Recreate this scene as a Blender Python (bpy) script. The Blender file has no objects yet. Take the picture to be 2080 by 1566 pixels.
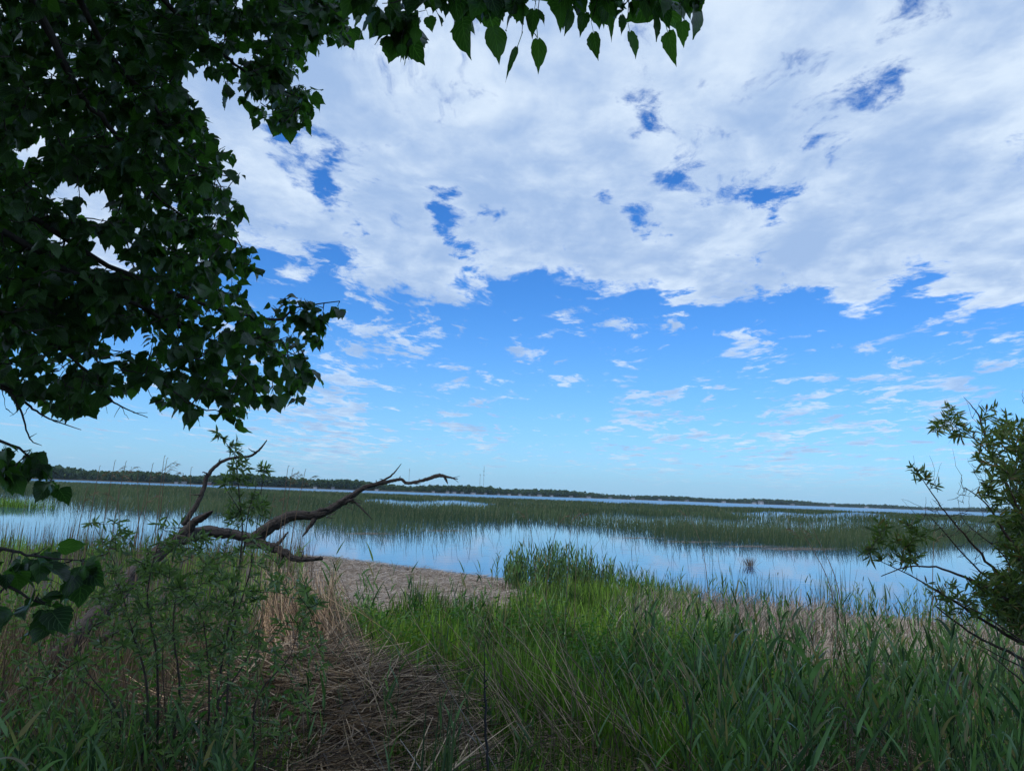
import bpy, math, random
import numpy as np
from mathutils import Matrix, Vector
R = math.radians
random.seed(7)
rng = np.random.default_rng(11)

# ------------------------------------------------------------------ camera, sky, sun, exposure
F = 1500.0; CX, CY = 1040.0, 783.0
CAM = np.array([0.0, 0.0, 2.8])
PITCH, ROLL = 8.37, 2.1
scene = bpy.context.scene
cd = bpy.data.cameras.new('camera'); cam = bpy.data.objects.new('camera', cd)
scene.collection.objects.link(cam); scene.camera = cam
cm = Matrix.Rotation(R(90 + PITCH), 4, 'X') @ Matrix.Rotation(R(ROLL), 4, 'Z')
cam.matrix_world = Matrix.Translation(CAM) @ cm
cd.sensor_width = 36.0; cd.lens = 36.0 * F / 2080.0; cd.clip_start = 0.05; cd.clip_end = 30000
scene.render.resolution_x = 1024; scene.render.resolution_y = 770
CR = np.array(cm.to_3x3())
def ray(px, py):
    px = np.asarray(px, float); py = np.asarray(py, float)
    v = np.stack([(px - CX) / F, -(py - CY) / F, -np.ones_like(px)], -1)
    return v @ CR.T
def at(px, py, Y):                      # point seen at a pixel of the photograph, Y metres ahead
    d = ray(px, py); Y = np.asarray(Y, float)
    return CAM + d * (Y / d[..., 1])[..., None]
def onz(px, py, z=0.0):
    d = ray(px, py); return CAM + d * ((z - CAM[2]) / d[..., 2])[..., None]
def proj(P):
    q = (np.asarray(P) - CAM) @ CR
    w = np.where(-q[..., 2] < 1e-3, 1e-3, -q[..., 2])
    return CX + F * q[..., 0] / w, CY - F * q[..., 1] / w, -q[..., 2]

SUN_AZ, SUN_EL = R(-140), R(52)
world = bpy.data.worlds.new('World'); scene.world = world; world.use_nodes = True
sun = bpy.data.lights.new('sun', 'SUN'); sun.energy = 2.0; sun.angle = R(9.0); sun.color = (1.0, 0.95, 0.87)
so = bpy.data.objects.new('sun', sun); scene.collection.objects.link(so)
sd = Vector((math.sin(SUN_AZ) * math.cos(SUN_EL), math.cos(SUN_AZ) * math.cos(SUN_EL), math.sin(SUN_EL)))
so.rotation_euler = sd.to_track_quat('Z', 'Y').to_euler()
scene.view_settings.view_transform = 'Standard'; scene.view_settings.look = 'None'
scene.view_settings.exposure = 0.0; scene.view_settings.gamma = 1.0
scene.render.engine = 'CYCLES'

class NT:
    def __init__(s, tree): s.t = tree; s.n = tree.nodes; s.l = tree.links
    def new(s, typ, **kw):
        n = s.n.new(typ)
        for k, v in kw.items():
            if k in ('ins',):
                for kk, vv in v.items(): s.put(n.inputs[kk], vv)
            else: setattr(n, k, v)
        return n
    def put(s, sock, v):
        if isinstance(v, bpy.types.NodeSocket): s.l.new(v, sock)
        else: sock.default_value = v
    def math(s, op, a, b=0.0, c=0.0, clamp=False):
        n = s.n.new('ShaderNodeMath'); n.operation = op; n.use_clamp = clamp
        s.put(n.inputs[0], a); s.put(n.inputs[1], b); s.put(n.inputs[2], c); return n.outputs[0]
    def vmath(s, op, a, b=(0, 0, 0), out=0):
        n = s.n.new('ShaderNodeVectorMath'); n.operation = op
        s.put(n.inputs[0], a)
        if op == 'SCALE': s.put(n.inputs['Scale'], b)
        else: s.put(n.inputs[1], b)
        return n.outputs[out]
    def rng(s, v, a, b, c=0.0, d=1.0, smooth=True):
        n = s.n.new('ShaderNodeMapRange')
        if smooth: n.interpolation_type = 'SMOOTHSTEP'
        s.put(n.inputs['Value'], v)
        for k, x in zip(('From Min', 'From Max', 'To Min', 'To Max'), (a, b, c, d)): s.put(n.inputs[k], x)
        return n.outputs[0]
    def noise(s, vec, scale, detail=4, rough=0.5, dist=0.0, lac=2.0):
        n = s.n.new('ShaderNodeTexNoise'); s.put(n.inputs['Vector'], vec)
        n.inputs['Scale'].default_value = scale; n.inputs['Detail'].default_value = detail
        n.inputs['Roughness'].default_value = rough; n.inputs['Distortion'].default_value = dist
        n.inputs['Lacunarity'].default_value = lac
        return n.outputs['Fac']
    def mix(s, f, a, b, blend='MIX'):
        n = s.n.new('ShaderNodeMix'); n.data_type = 'RGBA'; n.blend_type = blend
        s.put(n.inputs[0], f)
        for i, v in ((6, a), (7, b)):
            s.put(n.inputs[i], v if isinstance(v, bpy.types.NodeSocket) else (*v, 1.0)[:4])
        return n.outputs[2]

def build_sky():
    t = NT(world.node_tree); t.n.clear()
    tc = t.new('ShaderNodeTexCoord').outputs['Generated']
    d = t.vmath('NORMALIZE', tc)
    sk = t.new('ShaderNodeTexSky', sky_type='NISHITA', sun_disc=False, sun_elevation=SUN_EL, sun_rotation=SUN_AZ)
    sk.air_density = 1.0; sk.dust_density = 0.6; sk.ozone_density = 2.5; sk.altitude = 200
    hs = t.new('ShaderNodeHueSaturation'); hs.inputs['Saturation'].default_value = 1.22; hs.inputs['Value'].default_value = 1.0
    t.l.new(sk.outputs[0], hs.inputs['Color'])
    blue = t.mix(1.0, hs.outputs[0], (0.64, 1.20, 1.78), 'MULTIPLY')
    sp = t.new('ShaderNodeSeparateXYZ'); t.l.new(d, sp.inputs[0])
    z = t.math('MAXIMUM', sp.outputs[2], 0.0)
    zz = t.math('ADD', z, 0.045)
    u = t.math('DIVIDE', sp.outputs[0], zz); v = t.math('DIVIDE', sp.outputs[1], zz)
    cb = t.new('ShaderNodeCombineXYZ'); t.l.new(u, cb.inputs[0]); t.l.new(v, cb.inputs[1])
    P = cb.outputs[0]
    # deck streaked along one wind direction
    mp = t.new('ShaderNodeMapping'); t.l.new(P, mp.inputs[0]); mp.inputs['Rotation'].default_value = (0, 0, R(-30))
    mp.inputs['Scale'].default_value = (1.5, 0.85, 1); mp.inputs['Location'].default_value = (3.1, 1.7, 0.4)
    warp = t.new('ShaderNodeTexNoise'); t.l.new(P, warp.inputs['Vector']); warp.inputs['Scale'].default_value = 1.3; warp.inputs['Detail'].default_value = 4
    wv = t.vmath('SCALE', t.vmath('SUBTRACT', warp.outputs['Color'], (0.5, 0.5, 0.5)), 0.6)
    Q = t.vmath('ADD', mp.outputs[0], wv)
    n1 = t.noise(Q, 1.5, 14, 0.60)
    n2 = t.noise(t.vmath('ADD', Q, (11.3, 4.2, 2.0)), 6.5, 10, 0.66)
    n3 = t.noise(t.vmath('ADD', Q, (1.3, 7.7, 1.0)), 2.6, 12, 0.62); fl = t.rng(v, 2.8, 3.6)
    n1 = t.math('ADD', t.math('MULTIPLY', n1, t.math('SUBTRACT', 1.0, fl)), t.math('MULTIPLY', n3, fl))
    low = t.noise(t.vmath('ADD', P, (5.0, 9.0, 0)), 0.75, 3, 0.5)
    edge = t.math('ADD', v, t.math('MULTIPLY', t.math('SUBTRACT', low, 0.5), 0.7))
    bias = t.rng(edge, 2.35, 3.30, 0.135, -0.128)
    behind = t.rng(sp.outputs[1], -0.3, 0.25, 0.08, 0.0)          # broken cloud behind the viewer too
    dens = t.math('ADD', t.math('ADD', n1, t.math('MULTIPLY', t.math('SUBTRACT', n2, 0.5), 0.44)), bias)
    dens = t.math('SUBTRACT', dens, behind)
    # ragged openings and banks of the deck, each a direction in the sky broken up by the same winds
    w1 = t.new('ShaderNodeTexNoise'); t.l.new(t.vmath('ADD', P, (2, 2, 2)), w1.inputs['Vector']); w1.inputs['Scale'].default_value = 3.2; w1.inputs['Detail'].default_value = 8; w1.inputs['Roughness'].default_value = .62
    dw = t.vmath('ADD', d, t.vmath('SCALE', t.vmath('SUBTRACT', w1.outputs['Color'], (0.5, 0.5, 0.5)), 0.16))
    gaps = [(1150, 315, 110, .22), (1250, 265, 100, .16), (590, 300, 90, .12), (668, 380, 70, .17), (900, 410, 75, .22), (935, 480, 75, .20), 
            (1600, 425, 95, .22), (1300, 430, 70, .17), (1155, 430, 55, .13), (1740, 205, 75, .055), (1690, 290, 70, .12), (1700, 350, 85, .10),
            (1510, 520, 90, .2), (1840, 540, 110, .2), (690, 500, 80, .2), (1120, 215, 60, .05), (740, 575, 80, .2), (1230, 380, 60, .13), (1560, 460, 80, .12), (1960, 300, 60, .05), (1420, 350, 60, .07), (560, 250, 70, .12)]
    for px, py, r, a in gaps:
        g = ray(px, py); g = g / np.linalg.norm(g)
        ds = t.vmath('DISTANCE', dw, tuple(g), out=1)
        dens = t.math('SUBTRACT', dens, t.rng(ds, 0.0, r * 0.92 / F, a * 0.95, 0.0))
    adds = [(780, 670, 130, .07), (700, 740, 130, .08), (880, 680, 110, .06), (600, 880, 220, .10), (700, 900, 120, .06), (950, 860, 130, .08), (1320, 890, 160, .09), (1900, 750, 150, .11), (1980, 660, 140, .08), (1050, 700, 90, .07),
            (1250, 545, 150, .19), (1080, 530, 120, .15), (1400, 565, 100, .17), (760, 530, 90, .1), (1640, 500, 80, .12), (860, 545, 80, .12), (640, 520, 80, .10), (1560, 940, 180, .08), (740, 600, 60, .14), (1530, 595, 60, .14), (1000, 530, 90, .1), (1750, 575, 70, .12), (1620, 760, 200, .04), (1180, 720, 120, .05), (1500, 680, 140, .03), (1950, 560, 120, .1), (1400, 600, 70, .1), (950, 740, 80, .05), (1280, 800, 90, .04), (1800, 940, 200, .06)]
    for px, py, r, a in adds:
        g = ray(px, py); g = g / np.linalg.norm(g)
        ds = t.vmath('DISTANCE', dw, tuple(g), out=1)
        dens = t.math('ADD', dens, t.rng(ds, 0.0, r * 1.1 / F, a * (1.25 if py > 840 else 1.0), 0.0))
    alpha = t.rng(dens, 0.44, 0.57, 0.0, 1.0)
    alpha = t.math('MULTIPLY', alpha, t.rng(z, 0.0, 0.06, 0.15, 0.95))
    alpha = t.math('MULTIPLY', alpha, t.rng(v, 3.0, 4.2, 1.0, 0.80))
    s1 = t.math('ADD', t.math('MULTIPLY', t.noise(t.vmath('ADD', Q, (2.3, 8.1, 4)), 1.7, 9, 0.58), .7), t.math('MULTIPLY', t.noise(t.vmath('ADD', P, (1.3, 3.1, 4)), 6.0, 8, 0.6), .3))
    thick = t.math('ADD', t.math('MULTIPLY', s1, 0.85), t.math('MULTIPLY', dens, 0.30))
    shade = t.rng(thick, 0.45, 0.72)
    ccol = t.mix(shade, (7.6, 8.9, 10.4), (3.8, 5.4, 8.2))
    hz = t.rng(z, 0.0, 0.34, 1.0, 0.0, smooth=False)
    hz = t.math('POWER', hz, 2.6)
    base = t.mix(t.math('MULTIPLY', hz, 0.70), blue, (3.7, 6.4, 9.5))
    col = t.mix(alpha, base, ccol)
    bg = t.new('ShaderNodeBackground'); t.l.new(col, bg.inputs[0]); bg.inputs[1].default_value = 0.1
    t.l.new(bg.outputs[0], t.new('ShaderNodeOutputWorld').inputs[0])
    world.cycles.sampling_method = 'MANUAL'; world.cycles.sample_map_resolution = 1024
build_sky()

# ------------------------------------------------------------------ helpers
COL = scene.collection
def tag(o, label=None, cat=None, group=None, kind=None):
    if label: o['label'] = label
    if cat: o['category'] = cat
    if group: o['group'] = group
    if kind: o['kind'] = kind
    return o
def empty(name, loc, label, cat, group=None):
    o = bpy.data.objects.new(name, None); o.location = tuple(float(c) for c in loc); o.empty_display_size = 0.2
    COL.objects.link(o); return tag(o, label, cat, group)
class MB:                                # collects vertex / face arrays for ONE mesh object
    def __init__(s): s.v = []; s.a = []; s.f = []; s.n = 0
    def add(s, v, faces, attr=None):
        v = np.asarray(v, float).reshape(-1, 3)
        if attr is None: attr = np.zeros((len(v), 4)); attr[:, 0] = 0.5
        s.v.append(v); s.a.append(np.broadcast_to(attr, (len(v), 4)))
        fs = faces if isinstance(faces, list) else [faces]
        for f in fs: s.f.append(np.asarray(f, int) + s.n)
        s.n += len(v)
    def build(s, name, mat, parent=None, smooth=True, loc=None):
        v = np.concatenate(s.v); a = np.concatenate(s.a)
        if parent is not None: v = v - np.array(parent.location)
        elif loc is not None: v = v - np.asarray(loc)
        me = bpy.data.meshes.new(name)
        me.vertices.add(len(v)); me.vertices.foreach_set('co', v.astype(np.float32).ravel())
        li = np.concatenate([f.ravel() for f in s.f]); sz = np.concatenate([np.full(len(f), f.shape[1]) for f in s.f])
        me.loops.add(len(li)); me.loops.foreach_set('vertex_index', li.astype(np.int32))
        me.polygons.add(len(sz)); me.polygons.foreach_set('loop_start', np.concatenate([[0], np.cumsum(sz)[:-1]]).astype(np.int32))
        me.polygons.foreach_set('use_smooth', np.full(len(sz), smooth))
        at_ = me.attributes.new('tint', 'FLOAT_COLOR', 'POINT'); at_.data.foreach_set('color', a.astype(np.float32).ravel())
        me.update(calc_edges=True); me.validate()
        me.materials.append(mat)
        o = bpy.data.objects.new(name, me); COL.objects.link(o)
        if parent is not None: o.parent = parent
        elif loc is not None: o.location = tuple(float(c) for c in loc)
        return o
def nz(v): return v / np.maximum(np.linalg.norm(v, axis=-1, keepdims=True), 1e-9)
def col(x, n): return np.broadcast_to(np.asarray(x, float), (n,))
PROF = {'blade': lambda t: np.minimum(1, 0.55 + t * 2.2) * (1 - t ** 2.2) + 0.02,
        'lance': lambda t: np.sin(np.pi * np.clip(t, 0, 1) ** 0.75) ** 0.8 + 0.03,
        'reed': lambda t: np.minimum(1, 0.35 + t * 4) * (1 - t) ** 0.75 + 0.01,
        'stalk': lambda t: 1 - 0.6 * t,
        'plume': lambda t: np.sin(np.pi * np.clip(t, 0, 1) ** 0.6) + 0.05}
def strips(mb, P, D, L, W, bend=0.3, G=(0, 0, -1), side=None, nseg=4, prof='blade', rnd=None, fold=0.0, kink=0.0):
    n = len(P); D = nz(D); L = col(L, n); W = col(W, n); bend = col(bend, n); G = np.broadcast_to(np.asarray(G, float), (n, 3))
    if side is None: side = rng.normal(size=(n, 3)); side[:, 2] *= 0.3
    S = nz(np.cross(D, side))
    rnd = rng.random(n) if rnd is None else rnd
    r2 = rng.random(n); k = nseg + 1; t = np.linspace(0, 1, k)
    C = P[:, None] + L[:, None, None] * (D[:, None] * t[None, :, None] + G[:, None] * (bend[:, None] * t[None] ** 2)[..., None])
    if kink: C = C + rng.normal(size=C.shape) * (kink * L)[:, None, None] * (t > 0)[None, :, None]
    w = W[:, None] * PROF[prof](t)[None] * 0.5
    Nn = np.cross(D, S)
    A = C - S[:, None] * w[..., None]; B = C + S[:, None] * w[..., None]
    if fold:
        A = A + Nn[:, None] * (w * fold)[..., None]; B = B + Nn[:, None] * (w * fold)[..., None]
        V = np.stack([A, C, B], 2).reshape(-1, 3); m = 3
    else: V = np.stack([A, B], 2).reshape(-1, 3); m = 2
    at_ = np.zeros((n, k, m, 4)); at_[..., 0] = rnd[:, None, None]; at_[..., 3] = r2[:, None, None]; at_[..., 2] = t[None, :, None]
    at_[..., 1] = np.linspace(0, 1, m)[None, None, :]
    i0 = (np.arange(n) * k * m)[:, None] + (np.arange(nseg) * m)[None]
    fs = [np.stack([i0 + j, i0 + j + 1, i0 + m + j + 1, i0 + m + j], -1).reshape(-1, 4) for j in range(m - 1)]
    mb.add(V, fs, at_.reshape(-1, 4)); return C
def rods(mb, P, Q, r0, r1, sag=0.0, nseg=3, sides=4, rnd=None, jit=0.0):     # many thin twigs P -> Q
    n = len(P); D = Q - P; L = np.linalg.norm(D, axis=1); T = nz(D)
    a = np.where(np.abs(T[:, 2:3]) > 0.9, np.array([[1., 0, 0]]), np.array([[0, 0, 1.]])); X = nz(np.cross(T, a)); Y = np.cross(T, X)
    k = nseg + 1; t = np.linspace(0, 1, k); r0 = col(r0, n); r1 = col(r1, n); sag = col(sag, n)
    C = P[:, None] + D[:, None] * t[None, :, None]; C[..., 2] += (sag * L)[:, None] * (4 * t * (1 - t))[None]
    if jit: C[:, 1:-1] += rng.normal(size=(n, k - 2, 3)) * (jit * L)[:, None, None]
    rr = r0[:, None] * (1 - t) + r1[:, None] * t
    th = np.arange(sides) / sides * 2 * np.pi
    off = X[:, None, None] * np.cos(th)[None, None, :, None] + Y[:, None, None] * np.sin(th)[None, None, :, None]
    V = C[:, :, None] + off * rr[:, :, None, None]
    at_ = np.zeros((n, k, sides, 4)); at_[..., 0] = (rng.random(n) if rnd is None else rnd)[:, None, None]; at_[..., 2] = t[None, :, None]
    i0 = (np.arange(n) * k * sides)[:, None, None] + (np.arange(nseg) * sides)[None, :, None]
    j = np.arange(sides)[None, None]; j2 = (j + 1) % sides
    f = np.stack([i0 + j, i0 + j2, i0 + sides + j2, i0 + sides + j], -1).reshape(-1, 4)
    mb.add(V.reshape(-1, 3), f, at_.reshape(-1, 4))
def smooth_path(pts, per=6):
    pts = np.asarray(pts, float); P = np.vstack([2 * pts[0] - pts[1], pts, 2 * pts[-1] - pts[-2]]); out = []
    for i in range(1, len(P) - 2):
        for t in np.arange(per) / per:
            a, b, c, d_ = P[i - 1], P[i], P[i + 1], P[i + 2]
            out.append(0.5 * ((2 * b) + (c - a) * t + (2 * a - 5 * b + 4 * c - d_) * t * t + (3 * b - a - 3 * c + d_) * t ** 3))
    out.append(P[-2]); return np.array(out)
def limb(mb, pts, radii, sides=10, per=6, rough=0.0, wob=0.0, seed=0):     # one tapered limb along a path, closed ends
    rs = np.random.default_rng(seed + 5); C = smooth_path(pts, per); k = len(C)
    rr = np.interp(np.linspace(0, 1, k), np.linspace(0, 1, len(radii)), radii)
    if wob: C[1:-1] += rs.normal(size=(k - 2, 3)) * (wob * rr[1:-1])[:, None]
    T = nz(np.gradient(C, axis=0)); X = np.zeros_like(T); x = np.cross(T[0], [0.13, 0.2, 1.0])
    for i in range(k): x = x - T[i] * np.dot(x, T[i]); x = x / max(np.linalg.norm(x), 1e-9); X[i] = x
    Y = np.cross(T, X); th = np.arange(sides) / sides * 2 * np.pi
    rad = np.repeat(rr[:, None], sides, 1)
    if rough:
        ph = rs.random(4) * 6
        ridge = 0.5 * np.sin(3 * th[None] + ph[0] + np.linspace(0, 5, k)[:, None]) + 0.35 * np.sin(5 * th[None] + ph[1] - np.linspace(0, 9, k)[:, None]) + 0.7 * rs.normal(size=(1, sides)) + 0.35 * rs.normal(size=(k, sides))
        ridge[1:-1] = (ridge[:-2] + ridge[1:-1] + ridge[2:]) / 3; rad = rad * (1 + rough * 1.5 * ridge)
    V = C[:, None] + X[:, None] * (np.cos(th)[None] * rad)[..., None] + Y[:, None] * (np.sin(th)[None] * rad)[..., None]
    V = np.concatenate([V.reshape(-1, 3), C[:1] - T[:1] * rr[0] * .3, C[-1:] + T[-1:] * rr[-1] * .6])
    i0 = (np.arange(k - 1) * sides)[:, None]; j = np.arange(sides)[None]; j2 = (j + 1) % sides
    f = np.stack([i0 + j, i0 + j2, i0 + sides + j2, i0 + sides + j], -1).reshape(-1, 4)
    jj = np.arange(sides); jn = (jj + 1) % sides; e = (k - 1) * sides
    c1 = np.stack([jn, jj, np.full(sides, k * sides)], -1); c2 = np.stack([e + jj, e + jn, np.full(sides, k * sides + 1)], -1)
    at_ = np.zeros((len(V), 4)); at_[:, 0] = 0.5; at_[:k * sides, 1] = np.tile(np.arange(sides) / sides, k); at_[:k * sides, 2] = np.repeat(np.linspace(0, 1, k), sides)
    mb.add(V, [f, c1, c2], at_); return C
def inpoly(x, y, poly):
    poly = np.asarray(poly, float); c = np.zeros(x.shape, bool); j = len(poly) - 1
    for i in range(len(poly)):
        xi, yi = poly[i]; xj, yj = poly[j]
        c ^= ((yi > y) != (yj > y)) & (x < (xj - xi) * (y - yi) / (yj - yi + 1e-12) + xi); j = i
    return c
def sample_poly(poly, n):
    p = np.asarray(poly, float); out = np.zeros((0, 2))
    while len(out) < n:
        q = p.min(0) + rng.random((n * 2, 2)) * (p.max(0) - p.min(0)); out = np.vstack([out, q[inpoly(q[:, 0], q[:, 1], poly)]])
    return out[:n]

# ------------------------------------------------------------------ materials
def mat(name):
    m = bpy.data.materials.new(name); m.use_nodes = True; t = NT(m.node_tree); t.n.clear()
    return m, t, t.new('ShaderNodeOutputMaterial')
def tint(t):
    a = t.new('ShaderNodeAttribute', attribute_name='tint'); s = t.new('ShaderNodeSeparateColor'); t.l.new(a.outputs['Color'], s.inputs[0])
    return s.outputs[0], s.outputs[1], s.outputs[2], a.outputs['Alpha']
def leaf_mat(name, ca, cb, trans=0.35, rough=0.45, veins=False, dry=None, tcol=None, spec=0.4):
    m, t, out = mat(name); r, u, v, r2 = tint(t)
    c = t.mix(r, ca, cb)
    if dry: c = t.mix(t.rng(r2, dry[1], dry[1] + .05), c, dry[0])
    if dry: c = t.mix(t.rng(t.math('ADD', v, t.math('MULTIPLY', r2, .35)), 1.08, 1.25, 0, .8), c, tuple(x * .8 for x in dry[0]))
    tc = t.new('ShaderNodeTexCoord').outputs['Object']
    c = t.mix(t.rng(t.noise(tc, 9.0, 3), 0.35, 0.7, 0.0, 0.35), c, tuple(x * 0.6 for x in ca))
    p = t.new('ShaderNodeBsdfPrincipled'); p.inputs['Roughness'].default_value = rough; p.inputs['Specular IOR Level'].default_value = spec
    if veins:
        au = t.math('ABSOLUTE', t.math('SUBTRACT', u, 0.5))
        w = t.math('FRACT', t.math('MULTIPLY', t.math('SUBTRACT', v, t.math('MULTIPLY', au, 0.75)), 7.0))
        vein = t.math('MAXIMUM', t.rng(t.math('ABSOLUTE', t.math('SUBTRACT', w, 0.5)), 0.0, 0.10, 1.0, 0.0), t.rng(au, 0.0, 0.03, 1.0, 0.0))
        c = t.mix(t.math('MULTIPLY', vein, 0.35), c, tuple(min(1, x * 2.2 + .02) for x in cb))
        b = t.new('ShaderNodeBump'); b.inputs['Strength'].default_value = 0.5; b.inputs['Distance'].default_value = 0.002
        t.l.new(vein, b.inputs['Height']); t.l.new(b.outputs[0], p.inputs['Normal'])
    t.l.new(c, p.inputs['Base Color'])
    tr = t.new('ShaderNodeBsdfTranslucent'); t.l.new(t.mix(1.0, c, tcol or (1.6, 2.0, 0.7), 'MULTIPLY'), tr.inputs[0])
    mx = t.new('ShaderNodeMixShader'); mx.inputs[0].default_value = trans
    t.l.new(p.outputs[0], mx.inputs[1]); t.l.new(tr.outputs[0], mx.inputs[2]); t.l.new(mx.outputs[0], out.inputs[0]); return m
def bark_mat(name, ca, cb, scale=30.0, stretch=True, bump=0.6, dist=0.01):
    m, t, out = mat(name); tc = t.new('ShaderNodeTexCoord').outputs['Object']; r, u, v, r2 = tint(t)
    if stretch:
        th = t.math('MULTIPLY', u, 6.2832)
        cb_ = t.new('ShaderNodeCombineXYZ'); t.l.new(t.math('MULTIPLY', t.math('COSINE', th), 0.5), cb_.inputs[0]); t.l.new(t.math('MULTIPLY', t.math('SINE', th), 0.5), cb_.inputs[1]); t.l.new(t.math('MULTIPLY', v, 0.9), cb_.inputs[2])
        n = t.noise(cb_.outputs[0], 9.0, 8, 0.65, 0.6)
        n = t.math('ADD', t.math('MULTIPLY', n, 0.7), t.math('MULTIPLY', t.noise(tc, scale, 5, .6), 0.3))
    else: n = t.noise(tc, scale, 6, 0.65)
    c = t.mix(t.rng(n, 0.36, 0.62), ca, cb)
    p = t.new('ShaderNodeBsdfPrincipled'); p.inputs['Roughness'].default_value = 0.85; t.l.new(c, p.inputs['Base Color'])
    b = t.new('ShaderNodeBump'); b.inputs['Strength'].default_value = bump; b.inputs['Distance'].default_value = dist
    t.l.new(n, b.inputs['Height']); t.l.new(b.outputs[0], p.inputs['Normal']); t.l.new(p.outputs[0], out.inputs[0]); return m
def plain(name, c, rough=0.7, c2=None, scale=6.0):
    m, t, out = mat(name); p = t.new('ShaderNodeBsdfPrincipled'); p.inputs['Roughness'].default_value = rough
    tc = t.new('ShaderNodeTexCoord').outputs['Object']
    t.l.new(t.mix(t.rng(t.noise(tc, scale, 4), .3, .7), c, c2 or tuple(x * .75 for x in c)), p.inputs['Base Color']); t.l.new(p.outputs[0], out.inputs[0]); return m

M_linden = leaf_mat('linden_leaf', (.020, .048, .018), (.062, .130, .034), 0.40, 0.34, True, spec=0.5, tcol=(2.1, 2.8, .8))
M_willow = leaf_mat('willow_leaf', (.060, .105, .035), (.230, .300, .120), 0.32, 0.38, spec=0.4)
M_willow_r = leaf_mat('shrub_leaf', (.060, .105, .028), (.160, .210, .055), 0.30, 0.42, dry=((.22, .13, .04), .93), spec=0.4)
M_reed = leaf_mat('reed_leaf', (.014, .042, .015), (.190, .310, .120), 0.28, 0.30, dry=((.30, .23, .12), .90), spec=0.35)
M_grass = leaf_mat('grass_blade', (.018, .050, .009), (.270, .420, .075), 0.35, 0.42, dry=((.34, .27, .15), .95), spec=0.25)
M_herb = leaf_mat('herb_leaf', (.045, .120, .025), (.090, .190, .040), 0.35, 0.45, spec=0.3)
M_rush = leaf_mat('bulrush_stem', (.036, .066, .032), (.092, .132, .056), 0.12, 0.6, dry=((.25, .22, .12), .93), spec=0.2)
M_dry = leaf_mat('dry_reed', (.070, .050, .034), (.34, .25, .175), 0.15, 0.75, dry=((.13, .09, .055), .72), tcol=(1, .9, .7), spec=0.15)
M_straw = leaf_mat('bleached_straw', (.22, .185, .155), (.60, .52, .44), 0.10, 0.8, dry=((.17, .12, .08), .80), tcol=(1, .9, .7), spec=0.1)
M_mat = leaf_mat('trampled_reed', (.09, .058, .035), (.86, .60, .37), 0.1, 0.7, dry=((.10, .07, .05), .70), tcol=(1, .9, .7), spec=0.2)
M_deadwood = bark_mat('weathered_wood', (.007, .005, .004), (.085, .070, .062), 40.0, True, 1.0, 0.03)
M_bark = bark_mat('linden_bark', (.02, .017, .014), (.075, .062, .05), 30.0, True, 0.7, 0.008)
M_twig = bark_mat('twig_bark', (.020, .014, .010), (.075, .050, .035), 60.0, False, 0.3, 0.002)
M_black = plain('black_stalk', (.012, .011, .010), .7, (.03, .028, .026), 30)

# ------------------------------------------------------------------ ground, lake
SH = [(-900, 1080), (0, 1108), (400, 1124), (560, 1128), (660, 1134), (850, 1158), (1040, 1184), (1200, 1200), (1350, 1216), (1500, 1232), (1700, 1250), (1900, 1262), (2080, 1272), (2900, 1320)]
shp = onz([p[0] for p in SH], [p[1] for p in SH]); o_ = np.argsort(shp[:, 0]); SX, SY = shp[o_, 0], shp[o_, 1]
def shore(x): return np.interp(x, SX, SY)
def gz(x, y):
    x = np.asarray(x, float); y = np.asarray(y, float); s = shore(x); f = y / s
    z = np.interp(f, [-.6, 0.0, .06, .13, .22, .36, .5, .7, .9, 1.0, 1.1, 1.4, 3.0], [1.5, 1.25, 1.2, .98, .62, .46, .38, .27, .14, -0.02, -.14, -.5, -1.2])
    w = np.clip((1.05 - f) * 6, 0, 1)
    return z + w * 0.05 * (np.sin(x * 1.9 + y * .7) + np.sin(x * .8 - y * 1.7 + 2)) 
def ground():
    xs = np.concatenate([[-5500, -2500, -900, -300, -120], np.linspace(-60, 50, 150), [120, 300, 900, 2500, 5500]])
    ys = np.concatenate([[-1500, -800, -200, -60, -25], np.linspace(-10, 55, 110), [70, 110, 200, 400, 700]])
    X, Y = np.meshgrid(xs, ys); Z = gz(np.clip(X, -60, 50), Y); Z[Y > 60] = -1.5
    Z = np.where(np.abs(X) > 100, np.where(Y > 40, -1.5, Z), Z)
    mb = MB(); k = len(xs); i = (np.arange(len(ys) - 1) * k)[:, None] + np.arange(k - 1)[None]
    mb.add(np.stack([X, Y, Z], -1).reshape(-1, 3), np.stack([i, i + 1, i + k + 1, i + k], -1).reshape(-1, 4))
    m, t, out = mat('lakeshore_soil'); tc = t.new('ShaderNodeTexCoord').outputs['Object']
    n = t.noise(tc, 3.0, 8, .65); n2 = t.noise(tc, 40.0, 6, .7)
    c = t.mix(t.rng(n2, .35, .65), (.022, .017, .012), (.085, .065, .045)); c = t.mix(t.rng(n, .45, .7, 0, .6), c, (.035, .045, .018))
    # pale reed litter washed up near the waterline
    sp = t.new('ShaderNodeSeparateXYZ'); t.l.new(tc, sp.inputs[0])
    lit = t.math('MULTIPLY', t.rng(sp.outputs[1], 11.0, 14.0), t.rng(t.math('DIVIDE', sp.outputs[0], t.math('MAXIMUM', sp.outputs[1], 1.0)), -.36, -.28))
    c = t.mix(lit, c, t.mix(t.rng(n2, .38, .6), (.20, .15, .11), (.48, .39, .29)))
    p = t.new('ShaderNodeBsdfPrincipled'); p.inputs['Roughness'].default_value = .95; t.l.new(c, p.inputs['Base Color'])
    b = t.new('ShaderNodeBump'); b.inputs['Strength'].default_value = .8; b.inputs['Distance'].default_value = .03; t.l.new(n2, b.inputs['Height']); t.l.new(b.outputs[0], p.inputs['Normal'])
    t.l.new(p.outputs[0], out.inputs[0])
    tag(mb.build('ground', m), kind='structure')
ground()
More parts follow.
